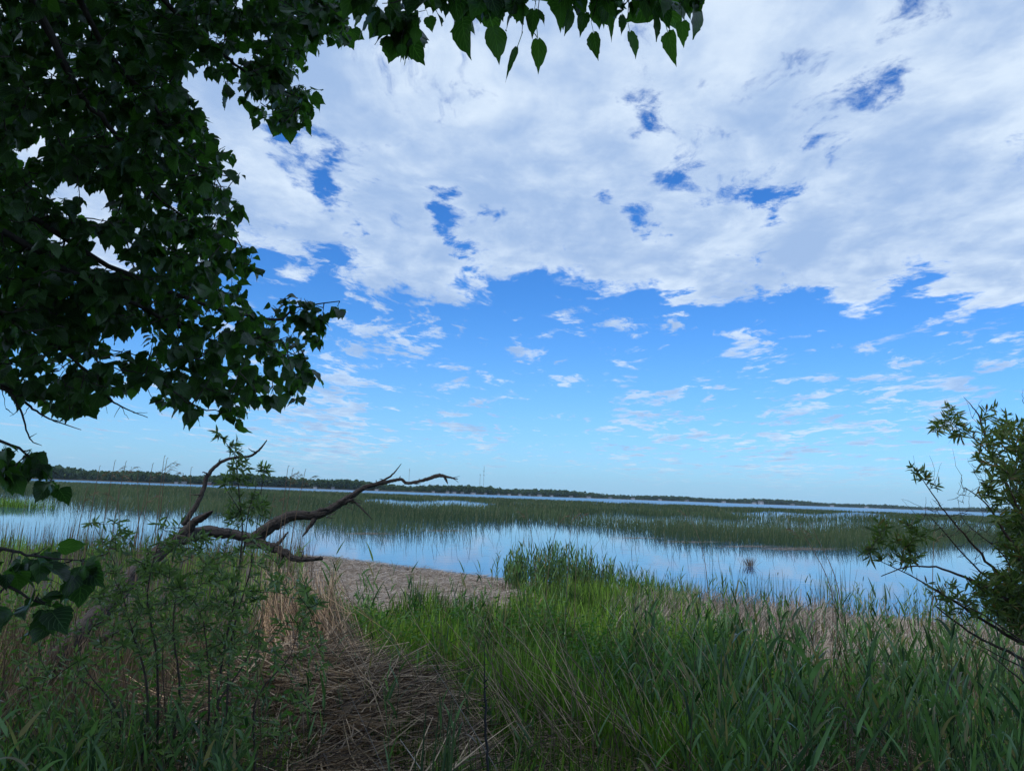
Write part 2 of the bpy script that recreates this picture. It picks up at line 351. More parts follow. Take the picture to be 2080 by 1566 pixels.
def lake():
    mb = MB(); mb.add([(-5500, 8, 0), (5500, 8, 0), (5500, 5500, 0), (-5500, 5500, 0)], np.array([[0, 1, 2, 3]]))
    m, t, out = mat('lake_water'); tc = t.new('ShaderNodeTexCoord').outputs['Object']
    mp = t.new('ShaderNodeMapping'); t.l.new(tc, mp.inputs[0]); mp.inputs['Scale'].default_value = (0.5, 1.6, 1)
    n = t.noise(mp.outputs[0], 1.3, 3, .5); n2 = t.noise(mp.outputs[0], 0.35, 2, .5)
    sp = t.new('ShaderNodeSeparateXYZ'); t.l.new(tc, sp.inputs[0])
    far = t.rng(sp.outputs[1], 60, 260, 0.018, 0.30)
    b = t.new('ShaderNodeBump'); b.inputs['Distance'].default_value = .12; t.l.new(t.math('ADD', n, n2), b.inputs['Height']); t.l.new(far, b.inputs['Strength'])
    p = t.new('ShaderNodeBsdfPrincipled'); p.inputs['Base Color'].default_value = (.014, .075, .175, 1); p.inputs['IOR'].default_value = 1.33
    t.l.new(t.rng(sp.outputs[1], 60, 300, 0.03, 0.22), p.inputs['Roughness']); t.l.new(b.outputs[0], p.inputs['Normal']); p.inputs['Specular IOR Level'].default_value = .5
    t.l.new(p.outputs[0], out.inputs[0]); tag(mb.build('lake', m, smooth=False), kind='structure')
lake()

# ------------------------------------------------------------------ far shore: land, wood, cottages, masts
FX = [-700, 0, 500, 800, 1000, 1400, 1857, 2080, 2800]; FD = [900, 1000, 1100, 1300, 1550, 2400, 3100, 3300, 3600]
def farpt(px):                      # the waterline of the far shore
    dpt = np.interp(px, FX, FD); px = np.asarray(px, float)
    py = 967.7 + 0.0373 * px; q = at(px, py, dpt); q[..., 2] = 0; return q
def far_shore():
    px = np.linspace(-600, 2700, 60); a = farpt(px); mb = MB()
    out = nz(a * [1, 1, 0]); rows = [a - out * 8 + [0, 0, -.3], a + [0, 0, .5], a + out * 40 + [0, 0, 2.5], a + out * 400 + [0, 0, 5], a + out * 1500 + [0, 0, 6]]
    V = np.stack(rows, 0); k = len(px); i = (np.arange(4) * k)[:, None] + np.arange(k - 1)[None]
    mb.add(V.reshape(-1, 3), np.stack([i, i + 1, i + k + 1, i + k], -1).reshape(-1, 4))
    tag(mb.build('far_shore_land', plain('far_bank_soil', (.06, .07, .03), .95, (.12, .10, .06), .2)), kind='structure')
    mb = MB(); n = 6500; px = -500 + 3100 * rng.random(n); a = farpt(px); out = nz(a * [1, 1, 0]); row = rng.random(n) ** 1.3
    a = a + out * (6 + row * 110)[:, None]; h = 11.5 + 4.0 * np.sin(px * .021) * np.sin(px * .0083 + 1) + rng.normal(size=n) * 1.6 + row * 3.0
    h = np.clip(h, 7, 20) * np.interp(px, [-500, 0, 600, 1000, 2000], [1.0, 1.0, .95, .92, 1.02])
    rad = h * (0.26 + .1 * rng.random(n)); m = 46
    th = rng.random((n, m)) * 2 * np.pi; cz = rng.random((n, m)) * 2 - 1; rr = rad[:, None] * (0.6 + .45 * rng.random((n, m)))
    s = np.sqrt(1 - cz ** 2); cpt = np.stack([a[:, None, 0] + rr * s * np.cos(th), a[:, None, 1] + rr * s * np.sin(th), 1 + h[:, None] * .56 + cz * h[:, None] * .42], -1).reshape(-1, 3)
    q = n * m; sz = (np.repeat(h, m) * .11) * (0.6 + .8 * rng.random(q)); X = nz(rng.normal(size=(q, 3))); Y = nz(np.cross(X, rng.normal(size=(q, 3))))
    V = cpt[:, None] + sz[:, None, None] * (X[:, None] * np.array([-1, .2, 1, -.1])[None, :, None] + Y[:, None] * np.array([-.3, -1, .2, 1])[None, :, None])
    at_ = np.zeros((q, 4, 4)); at_[..., 0] = (np.repeat(rng.random(n), m) * .8 + rng.random(q) * .2)[:, None]
    mb.add(V.reshape(-1, 3), np.arange(q * 4).reshape(-1, 4), at_.reshape(-1, 4))
    tag(mb.build('far_wood', leaf_mat('far_foliage', (.030, .062, .026), (.090, .140, .048), .15, .7, spec=.1), smooth=False), 'low wooded shoreline of dense green trees across the lake', 'wood', kind='stuff')
far_shore()
M_white = plain('white_siding', (.50, .51, .51), .6); M_tan = plain('brown_siding', (.34, .17, .12), .7); M_grey = plain('grey_siding', (.28, .30, .32), .7)
M_roof = plain('dark_roof', (.10, .10, .11), .8); M_glass = plain('window_glass', (.03, .04, .05), .15); M_mast = plain('mast_steel', (.16, .17, .19), .5)
def box(mb, c, s, rot=0.0):
    v = np.array([[x, y, z] for z in (-.5, .5) for y in (-.5, .5) for x in (-.5, .5)]) * s
    ca, sa = math.cos(rot), math.sin(rot); v = np.stack([v[:, 0] * ca - v[:, 1] * sa, v[:, 0] * sa + v[:, 1] * ca, v[:, 2]], -1) + c
    mb.add(v, np.array([[0, 2, 3, 1], [4, 5, 7, 6], [0, 1, 5, 4], [2, 6, 7, 3], [0, 4, 6, 2], [1, 3, 7, 5]]))
def cottage(px, w, h, m, label):
    w *= .68; h *= .72
    p = farpt(float(px)); o = nz(p * [1, 1, 0]); p = p - o * 1.0 + [0, 0, .7]; rot = math.atan2(o[1], o[0]) - math.pi / 2 + random.uniform(-.3, .3)
    t = empty('cottage', p, label, 'cottage', 'cottages along the far shore')
    dpt = w * .7; mb = MB(); box(mb, p + [0, 0, h / 2 - .5], (w, dpt, h + 1), rot); mb.build('wall', m, t, False)
    ca, sa = math.cos(rot), math.sin(rot)
    def loc(x, y, z): return p + [x * ca - y * sa, x * sa + y * ca, z]
    rh = h * .45; e = .5; mb = MB()
    a = [loc(x, y, z) for x in (-w / 2 - e, w / 2 + e) for y, z in ((-dpt / 2 - e, h - .1), (0, h + rh), (dpt / 2 + e, h - .1))]
    mb.add(a, [np.array([[0, 3, 4, 1], [1, 4, 5, 2], [0, 2, 5, 3]]), np.array([[0, 1, 2], [3, 5, 4]])]); mb.build('roof', M_roof, t, False)
    for k in (-.28, .28):
        mb = MB(); box(mb, loc(k * w, -dpt / 2 - .03, h * .55), (w * .16, .1, h * .35), rot); mb.build('window', M_glass, t, False)
for px, w, h, m in [(358, 7, 2.6, M_white), (374, 9, 2.8, M_grey), (424, 9, 3.6, M_tan), (640, 8, 3, M_white), (676, 7, 3, M_grey), (736, 9, 3, M_white), (765, 8, 3, M_white), (880, 8, 3, M_white),
                    (909, 9, 3.4, M_white), (922, 12, 3.4, M_white), (939, 9, 3, M_grey), (961, 14, 3.2, M_white), (986, 8, 3, M_grey), (1012, 8, 3, M_white), (1034, 11, 3.4, M_white), (1055, 12, 4, M_white), (1075, 10, 3.6, M_grey),
                    (1096, 14, 4.2, M_white), (1120, 12, 4, M_white), (1160, 14, 4, M_grey), (1196, 15, 4.6, M_white), (1240, 14, 4.5, M_grey), (1285, 16, 5, M_white), (1340, 16, 5, M_white), (1395, 18, 5, M_grey), (1470, 18, 5.6, M_white), (1532, 20, 6, M_white), (1545, 26, 10, M_white), (1610, 18, 5.6, M_grey), (1690, 20, 6, M_white), (1760, 20, 6, M_white), (1880, 22, 6.5, M_grey)]:
    if px == 424: lb = 'low reddish brown cottage on the far shore behind the bare upright branch'
    elif px == 1545: lb = 'tallest white lake house on the far shore, well right of the masts'
    elif m is M_grey: lb = 'tiny grey cottage at the edge of the far wooded shore'
    else: lb = 'tiny white cottage on the far shore'
    if m is M_grey: lb = 'tiny grey cottage on the far shore'
    if px not in (424, 1545): lb += (', left of the dead limb' if px < 700 else ', behind the tip of the dead limb' if px < 945 else ', just under the radio masts' if px < 1000 else ', right of the masts' if px < 1200 else ', midway between masts and tallest house' if px < 1480 else ', near the distant right end')
    cottage(px, w, h, m, lb)
def mast(px, ytop, D, nodes, label):
    top = at(px, ytop, D); base = np.array([top[0], top[1], 4.0]); t = empty('radio_mast', base, label, 'mast', 'radio masts beyond the far wood')
    H = top[2] - 4; mb = MB(); w = .55
    for k in range(3):
        a = k * 2.094; o = np.array([math.cos(a), math.sin(a), 0]) * w; rods(mb, (base + o)[None], (top + o)[None], .16, .16, nseg=1)
    for i in range(int(H / 3)):
        z0, z1 = i * 3.0, i * 3.0 + 3
        for k in range(3):
            a, b = k * 2.094, (k + 1) * 2.094
            rods(mb, (base + [math.cos(a) * w, math.sin(a) * w, z0])[None], (base + [math.cos(b) * w, math.sin(b) * w, z1])[None], .07, .07, nseg=1)
    mb.build('lattice', M_mast, t)
    for fz in nodes:
        mb = MB()
        for k in range(3):
            a = k * 2.094 + .4; box(mb, base + [math.cos(a) * 1.5, math.sin(a) * 1.5, H * fz], (.6, .6, 2.6)); rods(mb, (base + [0, 0, H * fz])[None], (base + [math.cos(a) * 1.5, math.sin(a) * 1.5, H * fz])[None], .12, .12, nseg=1)
        mb.build('antenna', M_mast, t, False)
mast(983.5, 947, 2200, (.82, .66), 'tallest thin radio mast with antennas on the far shore horizon')
mast(975.5, 963, 2200, (.97,), 'shorter radio mast close beside the tallest one on the horizon')
mast(832, 951, 2300, (.9,), 'faint lone radio mast standing above the dead branch tip')

# ------------------------------------------------------------------ bulrush bed in the lake
def bulrushes():
    mb = MB()
    # near edge of the bed by photograph column; the bed runs back to some 230 m
    ex = [-200, 0, 350, 620, 760, 900, 1100, 1250, 1400, 1700, 1900, 2080, 2400]; ey = [1022, 1025, 1046, 1082, 1092, 1084, 1074, 1090, 1112, 1124, 1120, 1112, 1110]
    def gen(n, d0, d1, powr, hs, wk, minseg):
        px = -250 + 2700 * rng.random(n); d = d0 * (d1 / d0) ** (rng.random(n) ** powr)
        x = (px - CX) / F * d; P = np.stack([x, d, np.full(n, -.05)], -1); X, Y, _ = proj(P)
        edge = np.interp(X, ex, ey); cl = np.sin(x * .21 + d * .05) + np.sin(x * .09 - d * .13 + 1) + .6 * np.sin(x * .6 + d * .3)
        off = edge + cl * 4 - Y                         # pixels behind the near edge
        keep = off > -34
        pr = np.where(X > 1330, np.clip(.10 + off / 20, 0, 1), np.clip(.10 + off / 36, 0, 1))
        # open water lanes between the beds
        def lane(y0, sl, xr, wid, x0, x1, dens):
            b = Y - (y0 + sl * (X - xr)) - 2 * np.sin(X * .04 + xr) - 1.5 * np.sin(X * .013); e = np.clip((X - x0) / 60, 0, 1) * np.clip((x1 - X) / 60, 0, 1)
            return np.where((b > -2) & (b < wid * e), dens, np.where((b >= wid * e) & (b < wid * e + 8) & (e > 0), .4, 1.0))
        pr = pr * lane(1021, .015, 860, 9, 740, 1010, .02) * lane(1052, .034, 1400, 13, 1150, 1790, .14) * lane(1041, .02, 1500, 8, 1480, 1800, .1) * lane(1060, .03, 1900, 14, 1780, 2140, .2) * lane(1050, .02, 600, 6, 330, 640, .4)
        pr = np.where(off < 0, .02 * (off > -34) * (np.sin(x * .5 + d * .4) > 0), pr)
        patch = np.sin(x * .13 + 1.7) * np.sin(d * .17 + x * .05) + .5 * np.sin(x * .45 + d * .33)
        pr = pr * np.clip(.75 + .5 * patch, .2, 1) if d0 < 80 else pr
        keep &= rng.random(n) < pr; P = P[keep]; d = d[keep]; k = len(P)
        tl = rng.normal(size=(k, 3)) * [.16, .16, 0] + [.05, 0, 1.0]
        L = hs * (0.45 + .75 * rng.random(k)); rnd = np.clip(.5 + .3 * np.sin(P[:, 0] * .11 + P[:, 1] * .07) + .25 * rng.normal(size=k), 0, 1)
        side = np.tile([0.0, 1, 0], (k, 1)) + rng.normal(size=(k, 3)) * .3
        strips(mb, P, tl, L, wk * d, bend=rng.random(k) * .22, G=(.35, 0, -1), side=side, nseg=minseg, prof='stalk', rnd=rnd)
    gen(90000, 36, 75, 1.0, 1.0, .00038, 3)
    gen(90000, 70, 140, 1.0, 1.05, .00050, 2)
    gen(120000, 120, 400, 1.0, 1.2, .0006, 2)
    tag(mb.build('bulrush_bed', M_rush), 'wide bed of dark green bulrushes standing in the lake', 'bulrushes', kind='stuff')
    mb = MB()                                           # floating mats of broken stems
    for cx, cy, w, h, n in [(745, 1083, 45, 2, 260), (1290, 1092, 50, 1.5, 160), (1620, 1114, 80, 3, 700), (1520, 1109, 60, 2, 250), (1400, 1100, 70, 2, 250), (900, 1077, 60, 2, 200), (25, 1027, 45, 3, 240), (1000, 1100, 260, 22, 110), (1350, 1130, 200, 18, 60)]:
        X = cx + rng.normal(size=n) * w * .5; Y = cy + rng.normal(size=n) * h * .5; P = onz(X, Y, .012); a = rng.normal(size=n) * .5
        strips(mb, P, np.stack([np.cos(a), np.sin(a), np.zeros(n)], -1), .3 + .5 * rng.random(n), .02 + .03 * rng.random(n), bend=0, side=np.tile([0., 0, 1], (n, 1)), nseg=1, prof='stalk')
    tag(mb.build('floating_stems', M_straw), 'broken tan stems floating along the edge of the bulrush bed', 'floating stems', kind='stuff')
bulrushes()

# ------------------------------------------------------------------ generic crown grower
def heart_template(seed):
    rs = np.random.default_rng(seed); ys = np.array([-.02, .05, .13, .22, .32, .42, .52, .62, .72, .82, .91, 1.0, 1.10]); xs = np.array([.10, .30, .43, .50, .52, .50, .455, .39, .31, .22, .125, .05, .0])
    mid = np.array([.06, .10, .16, .24, .32, .42, .52, .62, .72, .82, .91, 1.0, 1.10]); xs = xs * (0.88 + .2 * rs.random())
    V = []; U = []; fold = .10 + .30 * rs.random(); droop = .1 + .4 * rs.random(); cup = rs.normal() * .2; bendx = rs.normal() * .08
    for i in range(13):
        for s in (-1, 0, 1):
            x = s * xs[i] * (1.0 + (.05 if i % 2 else -.03) * (s != 0)) * (1 - .1 * s * rs.random()); y = mid[i] if s == 0 else ys[i] + .03 * rs.normal() * (i < 11)
            z = abs(x) * fold - droop * max(y, 0) ** 2 * .6 + cup * x * x * 2 + .02 * rs.normal() * (s != 0) + x * math.sin(y * 4 + seed) * .12
            V.append((x + bendx * y * y, y, z)); U.append((.5 + s * .5, i / 12))
    f = [(i * 3 + j, i * 3 + j + 1, i * 3 + j + 4, i * 3 + j + 3) for i in range(12) for j in (0, 1)]
    b = len(V); pl = .38 + .15 * rs.random()
    for y, z in ((-pl, .10), (-pl * .4, .03), (.08, 0)):
        for s in (-1, 1): V.append((s * .012, y, z)); U.append((.5, 0))
    f += [(b, b + 1, b + 3, b + 2), (b + 2, b + 3, b + 5, b + 4)]
    return np.array(V) + [0, pl, -.10], np.array(f), np.array(U)
HEARTS = [heart_template(s) for s in range(10)]
def put_hearts(mb, P, D, N, S, rnd=None):
    n = len(P); which = rng.integers(0, len(HEARTS), n); rnd = rng.random(n) if rnd is None else rnd
    Y = nz(D); X = nz(np.cross(Y, N)); Z = np.cross(X, Y)
    for k, (tv, tf, tu) in enumerate(HEARTS):
        m = which == k; c = int(m.sum())
        if not c: continue
        V = P[m][:, None] + col(S, n)[m][:, None, None] * (X[m][:, None] * tv[None, :, :1] + Y[m][:, None] * tv[None, :, 1:2] + Z[m][:, None] * tv[None, :, 2:])
        at_ = np.zeros((c, len(tv), 4)); at_[..., 0] = rnd[m][:, None]; at_[..., 1:3] = tu[None]; at_[..., 3] = rng.random(c)[:, None]
        f = tf[None] + (np.arange(c) * len(tv))[:, None, None]; mb.add(V.reshape(-1, 3), f.reshape(-1, 4), at_.reshape(-1, 4))
def grow(skel, A, twig_mb, r0=.004, r1=.0012, sag=-.04, maxlen=9.9):     # connect attractors A to the skeleton, nearest first; returns start of each last twig
    nodes = [np.asarray(s) for s in skel]; N = np.concatenate(nodes); par = np.zeros_like(A); done = []
    dist = np.array([np.min(np.sum((N - a) ** 2, 1)) for a in A]); order = np.argsort(dist)
    pool = N.copy(); pen = np.zeros(len(N)); keep = []
    for i in order:
        d = np.sqrt(np.sum((pool - A[i]) ** 2, 1)); j = int(np.argmin(d + pen))
        if d[j] > maxlen: continue
        par[i] = pool[j]; keep.append(i); mid = pool[j] * .45 + A[i] * .55
        pool = np.vstack([pool, A[i][None], mid[None]]); pen = np.concatenate([pen, [.03, .01]])
    keep = np.array(keep); rods(twig_mb, par[keep], A[keep], r0, r1, sag=sag, nseg=4, sides=4, jit=.025)
    return keep, par

# ------------------------------------------------------------------ linden tree
def pxpath(lst): a = np.array(lst, float); return at(a[:, 0], a[:, 1], a[:, 2])
TR = np.array([-3.6, -1.3, 0.0]); TR[2] = gz(TR[0], TR[1])
def linden():
    t = empty('linden_tree', TR, 'large dark leafy linden tree overhanging the left side and top of the view', 'tree')
    mb = MB(); top = TR + [.5, .6, 9.5]
    tr = limb(mb, [TR - [0, 0, .3], TR + [.05, 0, 1.2], TR + [.1, .1, 3], TR + [.3, .3, 6], top], [.30, .22, .19, .14, .05], 14, 6, .08, .1, 1); mb.build('trunk', M_bark, t)
    vis = [ # z on the trunk, path through the picture, radii
        (3.6, [(-260, -420, 2.0), (60, 0, 2.8), (170, 200, 3.0), (250, 290, 3.2), (310, 390, 3.3), (430, 480, 3.5)], .022),
        (4.0, [(-200, -600, 2.0), (200, 80, 3.1), (310, 210, 3.2), (370, 330, 3.4), (470, 360, 3.5)], .016),
        (2.9, [(-330, 330, 2.2), (0, 470, 3.0), (150, 555, 3.2), (300, 630, 3.5), (430, 690, 3.8), (590, 730, 4.0)], .022),
        (2.9, [(-330, 300, 2.2), (40, 430, 3.1), (220, 540, 3.4), (420, 620, 3.7), (560, 650, 3.9), (600, 625, 4.0), (690, 612, 4.0)], .018),
        (2.5, [(-330, 560, 2.2), (0, 640, 3.1), (150, 730, 3.3), (210, 800, 3.5), (245, 825, 3.55), (300, 848, 3.6)], .012),
        (4.3, [(0, -500, 2.2), (330, 0, 3.2), (450, 110, 3.4), (520, 160, 3.5), (610, 200, 3.6)], .016),
        (2.4, [(-330, 700, 2.3), (0, 782, 3.0), (60, 826, 3.1), (100, 850, 3.1), (165, 873, 3.15)], .009),
        (2.4, [(-330, 700, 2.3), (-10, 784, 2.95), (40, 830, 3.0), (60, 890, 3.05), (85, 905, 3.1)], .008),
        (2.0, [(-330, 800, 2.3), (0, 895, 3.0), (70, 935, 3.1), (120, 965, 3.2)], .009),
        (1.3, [(-330, 1060, 1.8), (-20, 1110, 2.0), (80, 1130, 2.1), (180, 1140, 2.2)], .007),
        (1.3, [(-330, 1100, 1.8), (-30, 1170, 2.0), (60, 1215, 2.05), (120, 1235, 2.1)], .007),
        (5.2, [(200, -700, 2.0), (560, -220, 3.0), (620, -60, 3.4), (660, 20, 3.6)], .014),
        (4.5, [(300, -800, 1.3), (650, -260, 1.8), (900, -80, 1.95), (1100, -45, 2.0), (1280, -30, 2.0), (1400, -5, 2.0)], .012),
        (4.5, [(300, -800, 1.3), (620, -200, 1.85), (760, -60, 2.0), (830, 30, 2.1)], .008)]
    sk = []
    for i, (tz, pth, r) in enumerate(vis):
        p = pxpath(pth); st = tr[np.argmin(np.abs(tr[:, 2] - (TR[2] + tz)))]
        mb = MB(); sk.append(limb(mb, np.vstack([st[None], (st * .5 + p[0] * .5 + [0, 0, .15])[None], p]), [r * 2.6, r * 1.6] + list(np.linspace(r * .95, r * .14, len(p))), 8, 6, .05, .35, 20 + i)[8:]); mb.build('bough', M_bark, t)
    inv = []
    for i in range(16):                                 # unseen limbs above and behind the viewer, carrying the crown added for shade
        a = i * 2.399; z = 3.6 + .36 * i; ln = 5.2 - .12 * i; st = tr[np.argmin(np.abs(tr[:, 2] - (TR[2] + z)))]
        e = st + np.array([math.cos(a) * ln, math.sin(a) * ln, 1.2]); X, Y, w = proj(np.linspace(st, e, 12))
        if np.any((w > 0) & (X > -120) & (X < 2200) & (Y > -60) & (Y < 1600)): e = st + np.array([math.cos(a) * ln, -abs(math.sin(a)) * ln, 1.6])
        mb = MB(); inv.append(limb(mb, [st, st * .6 + e * .4 + [0, 0, .35], e], [.07, .045, .012], 8, 6, .05, .3, 60 + i)); mb.build('bough', M_bark, t)
    tw = MB(); lf = MB()
    UL = [(-60, -80), (690, -80), (700, 20), (708, 72), (690, 96), (650, 78), (612, 112), (638, 165), (630, 240), (600, 225), (578, 262), (545, 262), (520, 222), (470, 200), (440, 150), (372, 128), (360, 160), (392, 200), (425, 245), (432, 292), (480, 300), (514, 340), (478, 366), (492, 412), (462, 420), (498, 486), (512, 520), (525, 560), (520, 606), (560, 640), (620, 665), (632, 690), (625, 722), (655, 785), (600, 812), (540, 792), (512, 826), (450, 846), (400, 836), (345, 826), (305, 796), (240, 786), (175, 792), (185, 836), (130, 848), (100, 826), (55, 795), (-60, 765)]
    holes = [(215, 500, 36, 40), (150, 380, 60, 24), (205, 425, 36, 26), (140, 30, 20, 20), (70, 300, 30, 22), (215, 380, 25, 18), (30, 560, 16, 12), (250, 690, 24, 16), (170, 715, 26, 15), (225, 160, 20, 16), (265, 530, 22, 26), (120, 480, 22, 14), (360, 560, 18, 12), (110, 735, 24, 14)]
    q = np.vstack([sample_poly(UL, 1500), sample_poly([(-60, -80), (560, -80), (470, 90), (360, 120), (380, 230), (440, 330), (440, 480), (380, 640), (200, 660), (-60, 700)], 800)])
    for cx, cy, rx, ry in holes: q = q[((q[:, 0] - cx) / rx) ** 2 + ((q[:, 1] - cy) / ry) ** 2 > 1]
    q = np.vstack([q, sample_poly([(540, -60), (700, -60), (706, 70), (640, 85), (600, 120), (632, 230), (570, 250), (520, 130)], 150)])
    A = [at(q[:, 0], q[:, 1], 2.7 + 1.5 * rng.random(len(q)) + q[:, 0] * .0009)]
    def more(poly, n, y0, y1):
        q = sample_poly(poly, n); A.append(at(q[:, 0], q[:, 1], y0 + (y1 - y0) * rng.random(n)))
    more([(530, 618), (600, 600), (690, 605), (690, 625), (640, 640), (560, 650)], 12, 3.9, 4.05)
    more([(620, 640), (665, 650), (655, 680), (620, 690)], 8, 3.9, 4.05)
    more([(-40, 868), (20, 880), (55, 905), (105, 935), (132, 960), (110, 985), (70, 960), (20, 965), (-40, 960)], 22, 2.9, 3.2)
    more([(-60, 1095), (20, 1100), (90, 1110), (170, 1118), (180, 1150), (100, 1160), (20, 1150), (-60, 1180)], 5, 2.0, 2.2); more([(100, 1110), (185, 1125), (195, 1165), (130, 1180)], 3, 2.1, 2.2); more([(60, 1190), (130, 1215), (140, 1245), (70, 1235)], 3, 2.0, 2.1)
    more([(-60, 1150), (30, 1180), (90, 1205), (125, 1230), (60, 1235), (-60, 1225)], 4, 1.95, 2.1)
    more([(690, -90), (1420, -90), (1415, 5), (1300, 10), (1100, -5), (1000, 0), (800, 15), (700, -10)], 46, 1.85, 2.15)
    more([(780, 10), (850, 15), (845, 55), (810, 70), (790, 50)], 9, 2.0, 2.15)
    A = np.concatenate(A); keep, par = grow(sk, A, tw, .0035, .0012); A = A[keep]; par = par[keep]
    per = 5; T = nz(A - par); n = len(A)
    for k in range(per):
        f = 1 - k * .16 * rng.random(n); L = np.minimum(np.linalg.norm(A - par, axis=1), .45)
        P = A - T * (L * (1 - f))[:, None] if k else A
        ang = rng.random(n) * 6.283; H = np.stack([np.cos(ang), np.sin(ang), np.zeros(n)], -1)
        D = nz(H * .8 + T * .4 + [0, 0, -.25] - np.array([0, 0, 1]) * rng.random((n, 1)) * 1.3)
        Nn = nz(np.array([0, 0, 1.0]) + H * .6 + rng.normal(size=(n, 3)) * .55 + np.array([0, -.25, 0]))
        near = A[:, 1] < 2.35
        put_hearts(lf, P, D, Nn, (.030 + .046 * rng.random(n) ** 1.4) * np.where(near, 1.2, 1.05))
    # hand placed leaves along the top edge: base pixel, tip pixel, width in pixels
    top = [(936, 38, 938, 123, 62), (1000, 52, 1021, 123, 50), (1050, 94, 1023, 160, 14), (1092, 76, 1098, 142, 36), (1204, 66, 1213, 123, 34), (1281, 62, 1298, 117, 32), (1354, 62, 1372, 133, 38), (1385, 40, 1388, 96, 32),
           (1188, 25, 1175, 71, 30), (1161, 20, 1153, 70, 27), (1138, 14, 1140, 63, 24), (922, -12, 930, 44, 50), (996, -12, 1013, 37, 46), (1046, 3, 1054, 52, 44), (1085, 18, 1073, 77, 34), (715, -14, 700, 41, 46), (760, 12, 762, 62, 26),
           (800, -8, 808, 42, 46), (785, 50, 768, 78, 32), (870, 33, 880, 65, 30), (846, 56, 842, 92, 28), (815, 90, 815, 121, 23), (875, -12, 873, 18, 40), (1238, 28, 1246, 82, 14), (1265, 30, 1268, 72, 24), (1330, 20, 1345, 80, 40),
           (1385, -8, 1412, 36, 46), (1225, -8, 1249, 35, 26), (1180, -10, 1186, 30, 34), (1095, 20, 1112, 50, 20), (1310, -10, 1318, 45, 30), (1345, 5, 1358, 60, 34), (1290, 0, 1280, 40, 26), (740, 0, 748, 40, 24), (905, 5, 908, 35, 22)]
    tv, tf, tu = HEARTS[2]
    for bx, by, tx, ty, w in top:
        Y0 = 1.95 + random.uniform(-.06, .06); b = at(bx, by, Y0); e = at(tx, ty, Y0 + random.uniform(-.01, .02)); L = np.linalg.norm(e - b) / 1.12; wd = w / F * Y0
        d = nz(e - b); nn = nz(np.array([random.uniform(-.9, .9), -1, random.uniform(-.3, .6)])); x = nz(np.cross(d, nn)); z = np.cross(x, d); h = HEARTS[random.randrange(10)]
        v = h[0].copy(); pl = v[-6:, 1].min(); v[:, 1] -= v[38, 1] - 1.10; v[:-6, 0] *= wd / L / (v[:-6, 0].max() - v[:-6, 0].min())
        at_ = np.zeros((len(v), 4)); at_[:, 0] = random.random(); at_[:, 1:3] = h[2]; at_[:, 3] = .5
        V = b + L * (x[None] * v[:, :1] + d[None] * v[:, 1:2] + z[None] * v[:, 2:] * .7); lf.add(V, h[1], at_)
        br = np.concatenate(sk[-2:]); s = b - d * L * .42; j = np.argmin(np.sum((br - s) ** 2, 1)); rods(tw, br[j][None], s[None], .0016, .0009, nseg=3)
    # fine bare twigs hanging under the crown
    for base, tip in [((60, 826, 3.1), (45, 850, 3.1)), ((100, 850, 3.1), (118, 860, 3.1)), ((40, 830, 3), (20, 845, 3)), ((60, 890, 3.05), (75, 880, 3.06)), ((245, 825, 3.55), (232, 848, 3.5)), ((245, 825, 3.55), (262, 852, 3.6)), ((270, 838, 3.58), (300, 838, 3.6)), ((210, 800, 3.5), (218, 840, 3.5)), ((225, 815, 3.5), (205, 830, 3.5)), ((100, 850, 3.1), (135, 858, 3.15)), ((5, 790, 3), (12, 830, 3.0)), ((12, 830, 3), (28, 843, 3.0)), ((300, 790, 3.6), (330, 842, 3.7))]:
        rods(tw, at(*base)[None], at(*tip)[None], .0022, .0008, nseg=4, jit=.04)
    # unseen crown over and behind the viewer, dense and large-leaved to shade the foreground
    n = 8000; a = np.concatenate(inv); P = a[rng.integers(0, len(a), n)] + rng.normal(size=(n, 3)) * [.75, .75, .5]; X, Y, w = proj(P)
    ok = ~((w > -.3) & (X > -150) & (X < 2230) & (Y > -170) & (Y < 1750)); P = P[ok]; keep, par = grow(inv, P[:700], tw, .006, .002)
    n = len(P)
    for k in range(3):
        D = nz(rng.normal(size=(n, 3)) + [0, 0, -.5]); put_hearts(lf, P + rng.normal(size=(n, 3)) * .15, D, nz(rng.normal(size=(n, 3)) * .6 + [0, 0, 1]), .19 + .10 * rng.random(n))
    tw.build('twigs', M_bark, t); lf.build('crown', M_linden, t)
linden()

